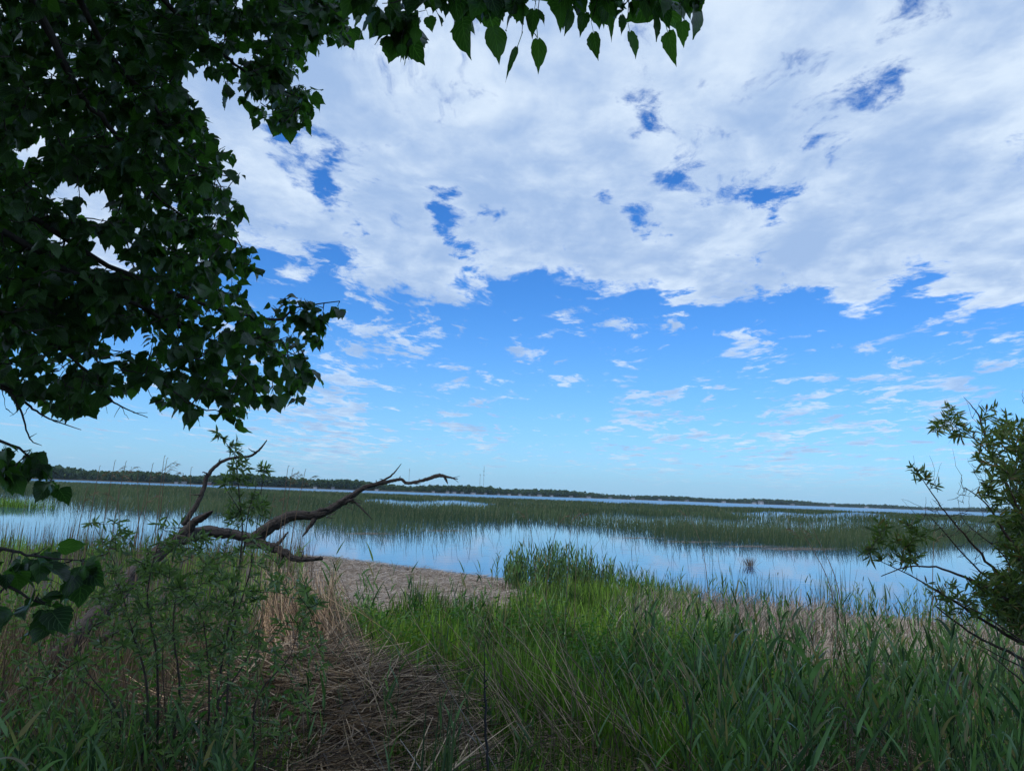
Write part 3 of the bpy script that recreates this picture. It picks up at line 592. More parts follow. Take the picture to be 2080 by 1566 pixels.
# ------------------------------------------------------------------ dead fallen tree
def dead_tree():
    b = at(20, 1440, 8.0); b[2] = gz(b[0], b[1]); t = empty('dead_tree', b, 'fallen grey weathered dead tree with bare crooked limbs reaching over the water', 'dead tree')
    def L(name, pth, rad, sd, sides=14, rough=.10, wob=.25, per=7):
        pth = [(x, y, 8.0 + (d - 4.3) * .83) for x, y, d in pth]; rad = [r * (8.0 + (q - 4.3) * .83) / q for r, q in zip(rad, np.interp(np.linspace(0, 1, len(rad)), np.linspace(0, 1, len(pth)), [4.3 + (p[2] - 8.0) / .83 for p in pth]))]
        mb = MB(); limb(mb, pxpath(pth), rad, sides, per, rough, wob, sd); mb.build(name, M_deadwood, t)
    L('trunk', [(-20, 1480, 4.3), (100, 1350, 4.8), (180, 1265, 5.4), (270, 1172, 6.1), (340, 1110, 6.6), (410, 1082, 7.0), (470, 1085, 7.2), (525, 1095, 7.3)], [.060, .062, .064,   .062, .058, .052, .046, .044], 1, 26, .07, .08, 12)
    L('limb', [(512, 1097, 7.3), (560, 1062, 7.4), (600, 1046, 7.45), (648, 1044, 7.5), (690, 1022, 7.55), (715, 1006, 7.6), (745, 988, 7.65), (790, 978, 7.7), (815, 973, 7.7), (825, 981, 7.7), (850, 978, 7.7), (872, 972, 7.7), (890, 966, 7.7), (905, 968, 7.7), (930, 973, 7.7)], [.058, .052, .044, .042, .039, .031, .023, .019, .015, .016, .016, .019, .021, .014, .004], 2, 18, .11, .12, 9)
    L('limb', [(505, 1098, 7.3), (540, 1108, 7.25), (575, 1120, 7.2), (600, 1136, 7.2), (655, 1134, 7.25)], [.05, .040, .032, .024, .015], 3, 16, .12, .15, 9)
    L('limb', [(372, 1066, 6.9), (400, 1025, 6.95), (415, 990, 7.0), (422, 965, 7.0), (450, 938, 7.05), (485, 928, 7.1), (507, 927, 7.1), (528, 912, 7.1), (542, 894, 7.15)], [.026, .022, .020, .019, .015, .014, .012, .010, .005], 4, 10, .08, .12)
    L('branch', [(642, 1046, 7.5), (635, 1062, 7.45), (625, 1075, 7.4), (614, 1090, 7.38)], [.026, .022, .016, .005], 5, 8)
    L('branch', [(706, 1016, 7.6), (722, 1020, 7.55), (738, 1036, 7.5), (756, 1055, 7.5)], [.016, .010, .008, .004], 6, 7)
    L('branch', [(752, 986, 7.66), (785, 972, 7.7), (800, 960, 7.7), (815, 942, 7.7)], [.012, .011, .008, .003], 7, 7)
    L('branch', [(555, 1110, 7.22), (570, 1098, 7.2), (585, 1080, 7.2)], [.022, .016, .007], 8, 7)
    L('branch', [(575, 1120, 7.2), (570, 1138, 7.18), (573, 1145, 7.18)], [.03, .022, .014], 9, 8)
    L('branch', [(372, 1085, 6.8), (395, 1060, 6.8), (420, 1045, 6.75), (432, 1038, 6.7)], [.045, .036, .026, .008], 10, 16, .12, .12)
    L('branch', [(902, 967, 7.7), (907, 976, 7.7), (909, 983, 7.7)], [.016, .010, .003], 11, 7)
    L('branch', [(917, 972, 7.7), (925, 969, 7.7), (934, 967, 7.7)], [.005, .003, .0015], 12, 5); L('branch', [(920, 972, 7.7), (928, 977, 7.7), (932, 981, 7.7)], [.004, .003, .0015], 13, 5)
    L('branch', [(640, 1042, 7.5), (655, 1034, 7.45), (668, 1034, 7.45)], [.02, .016, .008], 14, 7); L('branch', [(700, 1024, 7.55), (708, 1016, 7.5), (724, 1012, 7.5)], [.022, .014, .003], 15, 7)
    L('branch', [(765, 983, 7.67), (764, 975, 7.67)], [.007, .004], 16, 6); L('branch', [(811, 973, 7.7), (813, 967, 7.7)], [.008, .003], 17, 6); L('branch', [(850, 977, 7.7), (852, 972, 7.7)], [.005, .003], 18, 6)
    L('branch', [(60, 1400, 4.6), (160, 1330, 5.1), (240, 1275, 5.5)], [.035, .03, .02], 19, 9)
    for i, (bx, by, d0) in enumerate([(560, 1060, 10.55), (600, 1044, 10.6), (676, 1030, 10.65), (735, 993, 10.75), (780, 979, 10.8), (835, 980, 10.8), (420, 962, 10.2), (447, 940, 10.25), (490, 927, 10.3), (520, 918, 10.3), (408, 1005, 10.2), (612, 1134, 10.35), (640, 1134, 10.4), (545, 1106, 10.4), (590, 1126, 10.35), (150, 1300, 8.6), (230, 1215, 9.2), (660, 1042, 10.65), (862, 974, 10.8), (700, 1018, 10.7)]):
        a = random.uniform(-.3, 3.4); ln = random.uniform(8, 26); mb = MB(); e = (bx + ln * math.cos(a), by - ln * math.sin(a), d0 + random.uniform(-.2, .2))
        limb(mb, pxpath([(bx, by, d0), ((bx + e[0]) / 2 + random.uniform(-3, 3), (by + e[1]) / 2 + random.uniform(-3, 3), d0), e]), [.013, .008, .003], 6, 4, .1, .2, i); mb.build('twig', M_deadwood, t)
    mb = MB(); n = 70                                    # peeling strips of bark
    s = pxpath([(560, 1064, 7.36), (648, 1046, 7.42), (700, 1018, 7.5), (745, 990, 7.6), (595, 1130, 7.15)]); s = CAM + (s - CAM) * 1.42; q = s[rng.integers(0, 5, n)] + rng.normal(size=(n, 3)) * [.10, .02, .03]
    strips(mb, q, rng.normal(size=(n, 3)) * [.4, .2, .3] + [.9, 0, .35], .06 + .10 * rng.random(n), .012, bend=rng.random(n) * .5, nseg=3, prof='blade'); mb.build('peeling_bark', M_deadwood, t)
dead_tree()

# ------------------------------------------------------------------ willow shrubs
def lances(lf, A, par, per, ln, wd, seglen=.35, droop=.2, up=.2):
    T = nz(A - par); n = len(A); L = np.minimum(np.linalg.norm(A - par, axis=1), seglen)
    for k in range(per):
        f = (k + rng.random(n) * .6) / per; P = A - T * (L * f)[:, None]; s = rng.normal(size=(n, 3)); s = nz(s - T * np.sum(s * T, 1, keepdims=True))
        D = nz(T * .55 + s * .9 + [0, 0, up]); strips(lf, P, D, ln * (.6 + .7 * rng.random(n)), wd * (.7 + .6 * rng.random(n)), bend=droop * rng.random(n), nseg=4, prof='lance', fold=.35)
def shrub_left():
    b = at(380, 1520, 4.6); b[2] = gz(b[0], b[1]); t = empty('willow_bush', b, 'slender willow bush with narrow green leaves growing in front of the fallen dead tree', 'bush')
    stems = [[(400, 1560, 4.6), (365, 1400, 4.7), (352, 1290, 4.8), (358, 1200, 4.9), (372, 1140, 5.0)], [(410, 1550, 4.6), (440, 1440, 4.8), (495, 1350, 5.0), (528, 1265, 5.2), (535, 1200, 5.2)],
             [(405, 1550, 4.6), (425, 1430, 4.7), (418, 1300, 4.8), (400, 1230, 4.9), (330, 1140, 5)], [(400, 1550, 4.6), (450, 1350, 5.0), (480, 1200, 5.2), (492, 1080, 5.4), (485, 1000, 5.4), (478, 930, 5.4), (455, 895, 5.4), (440, 876, 5.4)],
             [(395, 1550, 4.6), (300, 1400, 4.7), (262, 1260, 4.8), (235, 1150, 4.9), (190, 1065, 5)], [(395, 1550, 4.6), (320, 1350, 4.8), (300, 1200, 4.9), (330, 1080, 5.1), (345, 1035, 5.2)],
             [(410, 1550, 4.7), (470, 1300, 5.2), (510, 1150, 5.4), (530, 1000, 5.5), (540, 940, 5.5)], [(410, 1550, 4.6), (520, 1420, 4.9), (590, 1330, 5.1), (610, 1230, 5.2)], [(390, 1550, 4.6), (240, 1450, 4.6), (170, 1350, 4.7), (150, 1240, 4.8)],
             [(495, 1120, 5.4), (505, 1040, 5.4), (520, 990, 5.4)], [(488, 1040, 5.4), (455, 985, 5.4)], [(300, 1500, 4.5), (330, 1340, 4.7), (345, 1240, 4.8)]]
    sk = []
    for i, s in enumerate(stems):
        pp = pxpath(s)
        if s[0][1] > 1450: g0 = b + [(s[2][0] - 400) / F * 3.2, .1 * (i % 3), 0]; pp = np.vstack([g0[None], (g0 * .5 + pp[1] * .5)[None], pp[1:]])
        mb = MB(); sk.append(limb(mb, pp, [.009, .008, .006, .003, .0015] if i < 9 else [.005, .003, .0015], 6, 6, 0, .3, 80 + i)); mb.build('stem', M_twig, t)
    tw = MB(); lf = MB(); A = []
    def pol(poly, n, y0, y1): q = sample_poly(poly, n); A.append(at(q[:, 0], q[:, 1], y0 + (y1 - y0) * rng.random(n)))
    pol([(170, 1060), (240, 1050), (330, 1035), (400, 1060), (470, 1060), (540, 1080), (560, 1120), (630, 1190), (640, 1250), (560, 1330), (440, 1350), (300, 1330), (200, 1290), (190, 1160)], 210, 4.5, 5.5)
    pol([(170, 1100), (480, 1100), (500, 1230), (300, 1260), (200, 1230)], 90, 4.6, 5.4)
    pol([(455, 930), (500, 930), (520, 1000), (560, 1010), (560, 1060), (440, 1070), (450, 1000)], 48, 5.3, 5.5)
    pol([(470, 890), (500, 895), (495, 930), (475, 930)], 5, 5.35, 5.45); pol([(430, 872), (450, 880), (470, 900), (460, 905)], 4, 5.38, 5.42)
    pol([(520, 930), (545, 905), (548, 960), (525, 975)], 5, 5.4, 5.5)
    pol([(60, 1180), (200, 1150), (600, 1180), (690, 1260), (640, 1420), (560, 1560), (100, 1560), (20, 1400)], 250, 4.2, 5.4)
    A = np.concatenate(A); keep, par = grow(sk, A, tw, .0028, .001); A = A[keep]; par = par[keep]
    lances(lf, A, par, 9, .066, .013, .30); tw.build('twigs', M_twig, t); lf.build('foliage', M_willow, t)
shrub_left()
def shrub_right():
    b = np.array([4.6, 5.2, 0.0]); b[2] = gz(b[0], b[1]); t = empty('willow_shrub', b, 'bushy willow shrub with bare outer twigs leaning in at the right edge over the water', 'shrub')
    px0, py0, _ = proj(b); B = (float(px0), float(py0), 5.2)
    stems = [[B, (2150, 1360, 5.3), (2060, 1300, 5.3), (1960, 1235, 5.4), (1880, 1185, 5.4), (1800, 1145, 5.5), (1755, 1125, 5.5)], [B, (2180, 1330, 5.4), (2060, 1200, 5.5), (1980, 1110, 5.6), (1920, 1040, 5.6), (1875, 975, 5.6), (1850, 945, 5.6)],
             [B, (2180, 1260, 5.5), (2090, 1100, 5.6), (2050, 1000, 5.7), (2010, 920, 5.7), (1940, 865, 5.7), (1905, 850, 5.7)], [B, (2200, 1200, 5.4), (2110, 1000, 5.6), (2060, 900, 5.7), (2040, 835, 5.7)],
             [B, (2140, 1300, 5.2), (2030, 1210, 5.2), (1930, 1160, 5.2), (1850, 1150, 5.3), (1790, 1170, 5.3)], [B, (2200, 1290, 5.2), (2100, 1180, 5.3), (2040, 1080, 5.3), (2000, 1020, 5.3), (1960, 990, 5.3)],
             [B, (2160, 1380, 5.2), (2080, 1340, 5.2), (1980, 1290, 5.3), (1900, 1230, 5.3)], [B, (2240, 1100, 5.5), (2180, 900, 5.7), (2130, 800, 5.8)], [B, (2230, 1250, 5.1), (2150, 1130, 5.2), (2080, 1050, 5.2), (2045, 980, 5.2)],
             [(2060, 1200, 5.5), (1990, 1160, 5.5), (1900, 1060, 5.5), (1880, 1045, 5.5)], [(2300, 1400, 5.1), (2120, 1330, 5.1), (2000, 1250, 5.1), (1900, 1200, 5.2), (1840, 1160, 5.3)], [(2300, 1450, 5.0), (2110, 1370, 5.0), (1990, 1310, 5.1), (1880, 1240, 5.2)], [(2250, 1500, 4.9), (2100, 1400, 4.9), (2010, 1330, 5.0), (1930, 1290, 5.1)], [(2200, 1300, 5.2), (2090, 1240, 5.2), (2040, 1130, 5.3), (1960, 1060, 5.3), (1945, 1010, 5.3)], [(2010, 920, 5.7), (1990, 850, 5.7), (1970, 820, 5.7), (1957, 806, 5.7)]]
    sk = []
    for i, s in enumerate(stems): mb = MB(); sk.append(limb(mb, pxpath(s), [.024, .017, .012, .008, .005, .003, .0012][:max(3, len(s))] if i < 9 else [.009, .007, .0045, .002, .001], 7, 6, .03, .4, 120 + i)); mb.build('stem', M_twig, t)
    tw = MB(); lf = MB(); A = []
    def pol(poly, n, y0, y1): q = sample_poly(poly, n); A.append(at(q[:, 0], q[:, 1], y0 + (y1 - y0) * rng.random(n)))
    pol([(1900, 830), (1930, 820), (1960, 850), (1985, 870), (1975, 905), (1930, 890), (1895, 880)], 30, 5.6, 5.8)
    pol([(1990, 840), (2020, 825), (2060, 850), (2120, 840), (2200, 800), (2250, 1200), (2080, 1250), (2050, 1180), (2020, 1100), (2030, 1040), (2000, 980), (1975, 920)], 400, 5.2, 5.9)
    pol([(2040, 850), (2090, 860), (2100, 1200), (2050, 1150), (2035, 1000), (2010, 900)], 130, 5.2, 5.7); pol([(2075, 860), (2260, 800), (2260, 1300), (2075, 1280)], 320, 5.1, 5.8); pol([(1990, 1000), (2090, 900), (2100, 1290), (2040, 1260), (1990, 1180), (2035, 1090)], 130, 5.1, 5.6)
    pol([(1760, 1070), (1790, 1055), (1850, 1055), (1885, 1075), (1880, 1130), (1840, 1150), (1800, 1160), (1760, 1130), (1745, 1125)], 62, 5.3, 5.6)
    pol([(1845, 940), (1870, 945), (1915, 965), (1905, 1000), (1880, 985), (1850, 960)], 9, 5.55, 5.65)
    pol([(1960, 1180), (2040, 1150), (2100, 1230), (2090, 1310), (2000, 1240)], 150, 5.1, 5.5); pol([(1880, 1180), (1960, 1190), (2000, 1260), (1900, 1240)], 22, 5.2, 5.5)
    A = np.concatenate(A); keep, par = grow(sk, A, tw, .0028, .001); A = A[keep]; par = par[keep]
    lances(lf, A, par, 8, .070, .0135, .22, up=.35)
    q = sample_poly([(1950, 930), (2000, 950), (2040, 1060), (2060, 1200), (1980, 1180), (1900, 1090), (1870, 1010), (1940, 1000)], 150); a = at(q[:, 0], q[:, 1], 5.2 + .4 * rng.random(150))
    grow(sk, a, tw, .0022, .0008, maxlen=.5)            # leafless twigs
    for bx, tx in [((1990, 870), (1957, 806)), ((1975, 850), (1995, 812)), ((2010, 880), (2030, 820)), ((1870, 975), (1855, 925)), ((1905, 1000), (1888, 925)), ((1895, 985), (1913, 940)), ((1900, 1040), (1830, 1013)), ((1905, 1050), (1860, 1040)), ((1990, 985), (1965, 930)), ((2000, 1000), (2005, 905)), ((1960, 1000), (1935, 912)), ((1860, 1045), (1832, 1015)), ((2080, 820), (2078, 790)), ((2045, 1040), (1990, 940))]:
        rods(tw, at(*bx, 5.55)[None], at(*tx, 5.5)[None], .0022, .0007, nseg=5, jit=.03)
    tw.build('twigs', M_twig, t); lf.build('foliage', M_willow_r, t)
shrub_right()

# ------------------------------------------------------------------ bank vegetation
def zone(n, x0, x1, d0, d1, margin=0.0):
    px = x0 + (x1 - x0) * rng.random(n); d = np.sqrt(d0 ** 2 + (d1 ** 2 - d0 ** 2) * rng.random(n)); x = (px - CX) / F * d
    P = np.stack([x, d, gz(x, d)], -1); return P[d < shore(x) - margin]
def up(n, s): return rng.normal(size=(n, 3)) * [s, s, 0] + [0, 0, 1]
def grass():
    mb = MB()
    def g(P, h, w, lean=.22, bend=.35, tuft=0):
        n = len(P); c = .75 + .35 * np.sin(P[:, 0] * 2.1 + 1) * np.sin(P[:, 1] * 1.7) + .2 * np.sin(P[:, 0] * 5.3 + P[:, 1] * 3)
        r = np.clip(.12 + .22 * np.sin(P[:, 0] * 1.3 + P[:, 1] * .9) + .95 * rng.random(n) ** 2.2, 0, 1)
        strips(mb, P, up(n, lean), h * np.clip(c, .45, 1.3) * (.6 + .6 * rng.random(n)), w * (.6 + .8 * rng.random(n)), bend=bend * rng.random(n), G=(.1, -.1, -1), nseg=5, prof='blade', rnd=r)
    def Z(n, x0, x1, d0, d1, f=None):
        P = zone(n, x0, x1, d0, d1, .3); px = P[:, 0] / P[:, 1] * F + CX; return P[rng.random(len(P)) < f(px, P[:, 1])] if f else P
    c = lambda a, b: (lambda p, d: np.clip((d - np.interp(p, [560, 640, 760, 900, 1000, 1200, 1400], [11, 9.3, 8.1, 7.3, 6.3, 5.7, 5.4])) / .8, 0, 1) * (.25 + .75 * (np.sin(p * .035 + d) * np.sin(d * 2.3 + p * .012) > -.35)))
    g(Z(13000, 600, 1560, 5.6, 11.6, c(0, 0)), .60, .015, .20, .5); g(Z(8000, 600, 1560, 5.8, 12.2, c(0, 0)), .80, .019, .14, .25); g(Z(6000, 1300, 2300, 4.6, 12), .5, .009)
    g(Z(3500, -200, 700, 4.2, 10), .42, .010); g(Z(7000, -200, 640, 10, 31), .75, .018, .16); g(Z(2600, 400, 1300, 4.3, 5.9), .55, .013); g(Z(4600, 430, 1100, 5.2, 7.8, lambda p, d: (np.sin(p * .03 + d * 2.2) > -.1) | (p > 860)), .5, .013); g(Z(1400, 880, 1400, 5.2, 7.2), .5, .012); g(Z(1500, -150, 560, 3.7, 5.2), .65, .015, .2, .6); g(Z(900, 1300, 2300, 4.0, 5.2), .5, .009)
    g(Z(4200, 640, 1060, 11.0, 14.2), .74, .018, .16); g(Z(14000, 980, 1420, 12, 25, lambda p, d: np.clip((p - 930 - (d - 12) * 18) / 110, 0, 1)), .70, .020, .16)
    tag(mb.build('green_grass', M_grass), 'lush bright green grass filling the middle of the bank', 'grass', kind='stuff')
grass()
def herbs():
    st = MB(); lf = MB(); P = np.concatenate([zone(330, 1150, 1500, 7.6, 11.5), zone(260, 680, 1150, 9.3, 11.8), zone(90, 1500, 1900, 6, 9), zone(40, 250, 640, 5, 7), zone(260, -200, 640, 6, 12)]); n = len(P); h = .45 + .4 * rng.random(n)
    T = P + np.stack([rng.normal(size=n) * .06, rng.normal(size=n) * .06, h], -1); rods(st, P, T, .004, .0015)
    for k in range(14):
        f = (k + 1) / 14; Q = P + (T - P) * f; a = k * 2.4 + rng.random(n); D = np.stack([np.cos(a), np.sin(a), .5 + .3 * rng.random(n)], -1)
        strips(lf, Q, D, .12 * (1.15 - .6 * f) * (.7 + .5 * rng.random(n)), .026, bend=.5 * rng.random(n), nseg=4, prof='lance', fold=.3)
    for f in st.f: pass
    lf.f += [f + lf.n for f in st.f]; lf.v += st.v; lf.a += st.a; lf.n += st.n
    tag(lf.build('leafy_herbs', M_herb), 'bright green leafy herbs growing up through the grass', 'herbs', kind='stuff')
herbs()
def reed_geo(P, h, lean, nl, ll, wl, st, lf, az=None, sr=.004, upr=0.0):
    n = len(P); D = nz(up(n, lean)); T = P + D * h[:, None]; rods(st, P, T, sr, sr * .35, nseg=3, sides=4)
    az = rng.random(n) * 6.283 if az is None else az
    for k in range(nl):
        f = .22 + .78 * (k + rng.random(n) * .5) / nl; Q = P + D * (h * np.minimum(f, 1))[:, None]; a = az + (k % 2) * np.pi + rng.normal(size=n) * .5
        e = 1.1 + upr + 2.4 * f * rng.random(n) + .3; Dl = np.stack([np.cos(a), np.sin(a), e], -1)
        strips(lf, Q, Dl, ll * (.65 + .5 * rng.random(n)) * (1 - .25 * f), wl * (.7 + .6 * rng.random(n)), bend=.15 + .55 * rng.random(n) ** 1.5, nseg=6, prof='reed', fold=.25)
def reeds_stuff():
    mb = MB(); P = np.concatenate([zone(520, 1280, 2300, 6.0, 11.5), zone(170, 1400, 2300, 4.0, 6.5), zone(90, 640, 1250, 10, 12.5)]); P = P[np.sin(P[:, 0] * 3.1 + P[:, 1]) * np.sin(P[:, 1] * 2.3 - P[:, 0]) > -.25]
    reed_geo(P, .65 + .75 * rng.random(len(P)), .12, 9, .40, .026, mb, mb, upr=.4)
    P = np.concatenate([onz(1030 + 215 * rng.random(250) ** 1.35 + 14 * rng.normal(size=250), 1190 + 20 * rng.random(250), .1), onz(1240 + 90 * rng.random(20), 1205 + 10 * rng.random(20), .1)]); P[:, 2] = gz(P[:, 0], P[:, 1])
    XX = proj(P)[0]; reed_geo(P, (.55 + .8 * rng.random(len(P))) * np.interp(XX, [1020, 1060, 1150, 1250, 1330], [.75, 1.0, 1.1, .75, .6]), .12, 9, .50, .036, mb, mb, sr=.008, upr=1.3)
    P = zone(170, 1250, 2300, 12, 19, .3); reed_geo(P, .6 + .5 * rng.random(len(P)), .1, 7, .35, .022, mb, mb, sr=.006)
    P = zone(38, 560, 1250, 4.6, 7.6); reed_geo(P, .5 + .5 * rng.random(len(P)), .15, 7, .34, .022, mb, mb)
    P = zone(150, -150, 560, 3.7, 5.5); reed_geo(P, .45 + .35 * rng.random(len(P)), .18, 8, .36, .024, mb, mb)
    tag(mb.build('green_reeds', M_reed), 'dense green reeds covering the right bank and the clump at the waterline', 'reeds', kind='stuff')
    mb = MB()                                           # thin dark rush stems in front of the water
    for x0, x1, d0, d1, n, h, w in [(1050, 2100, 15, 21, 420, .95, .012), (1650, 1720, 17, 19.5, 60, 1.25, .014), (1500, 1560, 17, 20, 30, 1.0, .014), (-100, 640, 18, 33, 260, 1.3, .02), (1430, 1600, 15, 18, 60, 1.2, .014)]:
        P = zone(n, x0, x1, d0, d1, -1.2); k = len(P); P[:, 2] = np.maximum(P[:, 2], -.2); strips(mb, P, up(k, .10), h * (.5 + .7 * rng.random(k)), w, bend=.15 * rng.random(k), nseg=3, prof='stalk')
    tag(mb.build('shore_rushes', M_rush), 'thin dark rush stems standing along the near waterline', 'rushes', kind='stuff')
reeds_stuff()
def dry_stuff():
    mb = MB()
    def d(P, h, w, lean, bend=.15, kink=.0): n = len(P); strips(mb, P, up(n, lean), h * (.5 + .7 * rng.random(n)), w * (.6 + .8 * rng.random(n)), bend=bend * rng.random(n), G=(.5, 0, -.8), nseg=4, prof='stalk', kink=kink)
    d(zone(3000, -250, 680, 6.4, 12), .80, .009, .22, .3, .012); d(zone(1800, -250, 650, 6.0, 11), .7, .008, .6, .3, .012); d(zone(1500, -250, 660, 12, 31), 1.15, .012, .07); d(zone(260, 150, 640, 14, 28), 1.9, .011, .06, .2); d(zone(500, -100, 650, 27, 34, -2.5), .9, .013, .08)
    d(zone(1400, -250, 600, 4.0, 6.5), .65, .008, .4, .5, .02)
    P = zone(520, -200, 700, 4.3, 9); strips(mb, P, up(len(P), .30), 1.1 * (.5 + .7 * rng.random(len(P))), .009, bend=.2 * rng.random(len(P)), nseg=4, prof='stalk', kink=.01)
    P = zone(700, 900, 2300, 5.0, 11); strips(mb, P, up(len(P), .16), 1.15 * (.5 + .6 * rng.random(len(P))), .009, bend=.15 * rng.random(len(P)), nseg=4, prof='stalk')
    tag(mb.build('dry_reeds', M_dry), 'standing brown dry reeds behind the willow bush on the left bank', 'dry reeds', kind='stuff')
    mb = MB(); P = zone(3800, 1290, 1700, 13.5, 17.5, .3); n = len(P); P = np.concatenate([P, zone(1500, 1240, 2300, 12.0, 18.5, .2)]); n = len(P)
    strips(mb, P, up(n, .22), .55 * (.5 + .9 * rng.random(n)), .018, bend=.5 * rng.random(n), G=(.8, 0, -.7), nseg=4, prof='stalk', kink=.03)
    P = zone(500, 1250, 2300, 6, 11); n = len(P); strips(mb, P, up(n, .3), .8 * (.4 + .6 * rng.random(n)), .005, bend=.4 * rng.random(n), nseg=4, prof='stalk')
    P = zone(110, 700, 1500, 7.0, 10); n = len(P); strips(mb, P, up(n, .35) + [-.35, 0, 0], .95 * (.4 + .6 * rng.random(n)), .005, bend=.35 * rng.random(n), nseg=5, prof='stalk')
    tag(mb.build('dead_reed_stubble', M_straw), 'pale tan dead reed stubble between the green reeds and the water', 'reed stubble', kind='stuff')
    mb = MB(); P = zone(75000, 560, 1300, 11.5, 32, -.6); n = len(P); P[:, 2] = np.maximum(P[:, 2], -.01) + .01 + .05 * rng.random(n); a = rng.normal(size=n) * 1.2 + .1
    strips(mb, P, np.stack([np.cos(a), np.sin(a), rng.normal(size=n) * .16], -1), .10 + .26 * rng.random(n), .009 + .010 * rng.random(n), bend=0, side=np.tile([0., 0, 1], (n, 1)) + rng.normal(size=(n, 3)) * .4, nseg=1, prof='stalk')
    P = zone(9000, 1300, 2300, 12, 21, -.3); n = len(P); P[:, 2] = np.maximum(P[:, 2], -.01) + .01 + .05 * rng.random(n); a = rng.normal(size=n) * .75 + .1
    strips(mb, P, np.stack([np.cos(a), np.sin(a), rng.normal(size=n) * .12], -1), .12 + .3 * rng.random(n), .012, bend=0, side=np.tile([0., 0, 1], (n, 1)) + rng.normal(size=(n, 3)) * .4, nseg=1, prof='stalk')
    n = 2600; X = 640 + 760 * rng.random(n); Y = np.interp(X, [p[0] for p in SH], [p[1] for p in SH]) - 3 * np.abs(rng.normal(size=n)) * (1 + np.sin(X * .06)) + 2; P = onz(X, Y, .012); a = .25 + rng.normal(size=n) * .6
    strips(mb, P, np.stack([np.cos(a), -np.sin(a) * .4, np.zeros(n)], -1), .15 + .4 * rng.random(n), .02, bend=0, side=np.tile([0., 0, 1], (n, 1)), nseg=1, prof='stalk')
    tag(mb.build('reed_litter', M_straw), 'low spit of pale broken reed litter washed up at the water edge', 'reed litter', kind='stuff')
    mb = MB()                                           # flattened mat of dead reeds in the foreground
    n = 15000; px = 430 + 470 * rng.random(n); dd = 5.0 + 3.0 * rng.random(n) - np.clip(px - 780, 0, 400) * .005; x = (px - CX) / F * dd; hill = .46 * np.exp(-((px - 690) / 190) ** 2 - ((dd - 7.2) / 1.0) ** 2) + .16 * 1.6 * np.clip(np.sin(px * .045 + dd * 2) * np.sin(dd * 4.1 + px * .02), 0, 1)
    P = np.stack([x, dd, gz(x, dd) + hill * (.55 + .45 * rng.random(n)) + .03 + .12 * rng.random(n)], -1); a = np.where(rng.random(n) < .5, .9 * np.sin(px * .02 + dd * 1.7) + rng.normal(size=n) * .45, rng.random(n) * 6.28)
    strips(mb, P, np.stack([np.cos(a), np.sin(a), rng.normal(size=n) * .16], -1), .25 + .65 * rng.random(n), .007 + .008 * rng.random(n), bend=rng.normal(size=n) * .12, G=(0, 0, 1), side=rng.normal(size=(n, 3)) + [0, 0, .8], nseg=3, prof='stalk', kink=.012)
    n = 4200; px = 860 + 1100 * rng.random(n) ** 1.2; dd = 5.0 + 2.4 * rng.random(n); x = (px - CX) / F * dd; P = np.stack([x, dd, gz(x, dd) + .02 + .14 * rng.random(n)], -1); a = rng.random(n) * 6.28
    strips(mb, P, np.stack([np.cos(a), np.sin(a), .1 + rng.normal(size=n) * .25], -1), .2 + .5 * rng.random(n), .009, bend=rng.normal(size=n) * .12, side=rng.normal(size=(n, 3)) + [0, 0, .5], nseg=3, prof='stalk')
    n = 620; s = rng.random(n); tx = 530 + 160 * rng.random(n); ty = 1150 + 130 * rng.random(n) ; bx = tx - 40 + 210 * rng.random(n) * (.4 + s); by = 1300 + 130 * s + 30 * rng.random(n)   # swept sheaf
    T = at(tx, ty, 8.8 + .8 * rng.random(n)); B = at(bx, by, 7.6 + .7 * rng.random(n)); rods(mb, B, T, .0048, .0026, sag=.02 - .12 * rng.random(n), nseg=4, sides=3, jit=.03)
    n = 80; bx = 620 + 560 * rng.random(n); by = 1400 + 160 * rng.random(n); tx = bx - 60 - 130 * rng.random(n); ty = by - 90 - 170 * rng.random(n)
    B = at(bx, by, 5.6 + 1.2 * rng.random(n)); T = at(tx, ty, 6.4 + 1.4 * rng.random(n)); rods(mb, B, T, .0042, .0015, sag=.04 * rng.random(n), nseg=4, sides=3, jit=.01)
    n = 50; bx = 1150 + 350 * rng.random(n); by = 1420 + 140 * rng.random(n); B = at(bx, by, 5.6 + .8 * rng.random(n)); T = at(bx - 60 - 150 * rng.random(n), by - 120 - 150 * rng.random(n), 6.2 + 1.0 * rng.random(n)); rods(mb, B, T, .004, .0015, sag=.04, nseg=4, sides=3)
    tag(mb.build('flattened_reeds', M_mat), 'tangled mat of brown flattened dead reeds in the centre foreground', 'dead reeds', kind='stuff')
dry_stuff()

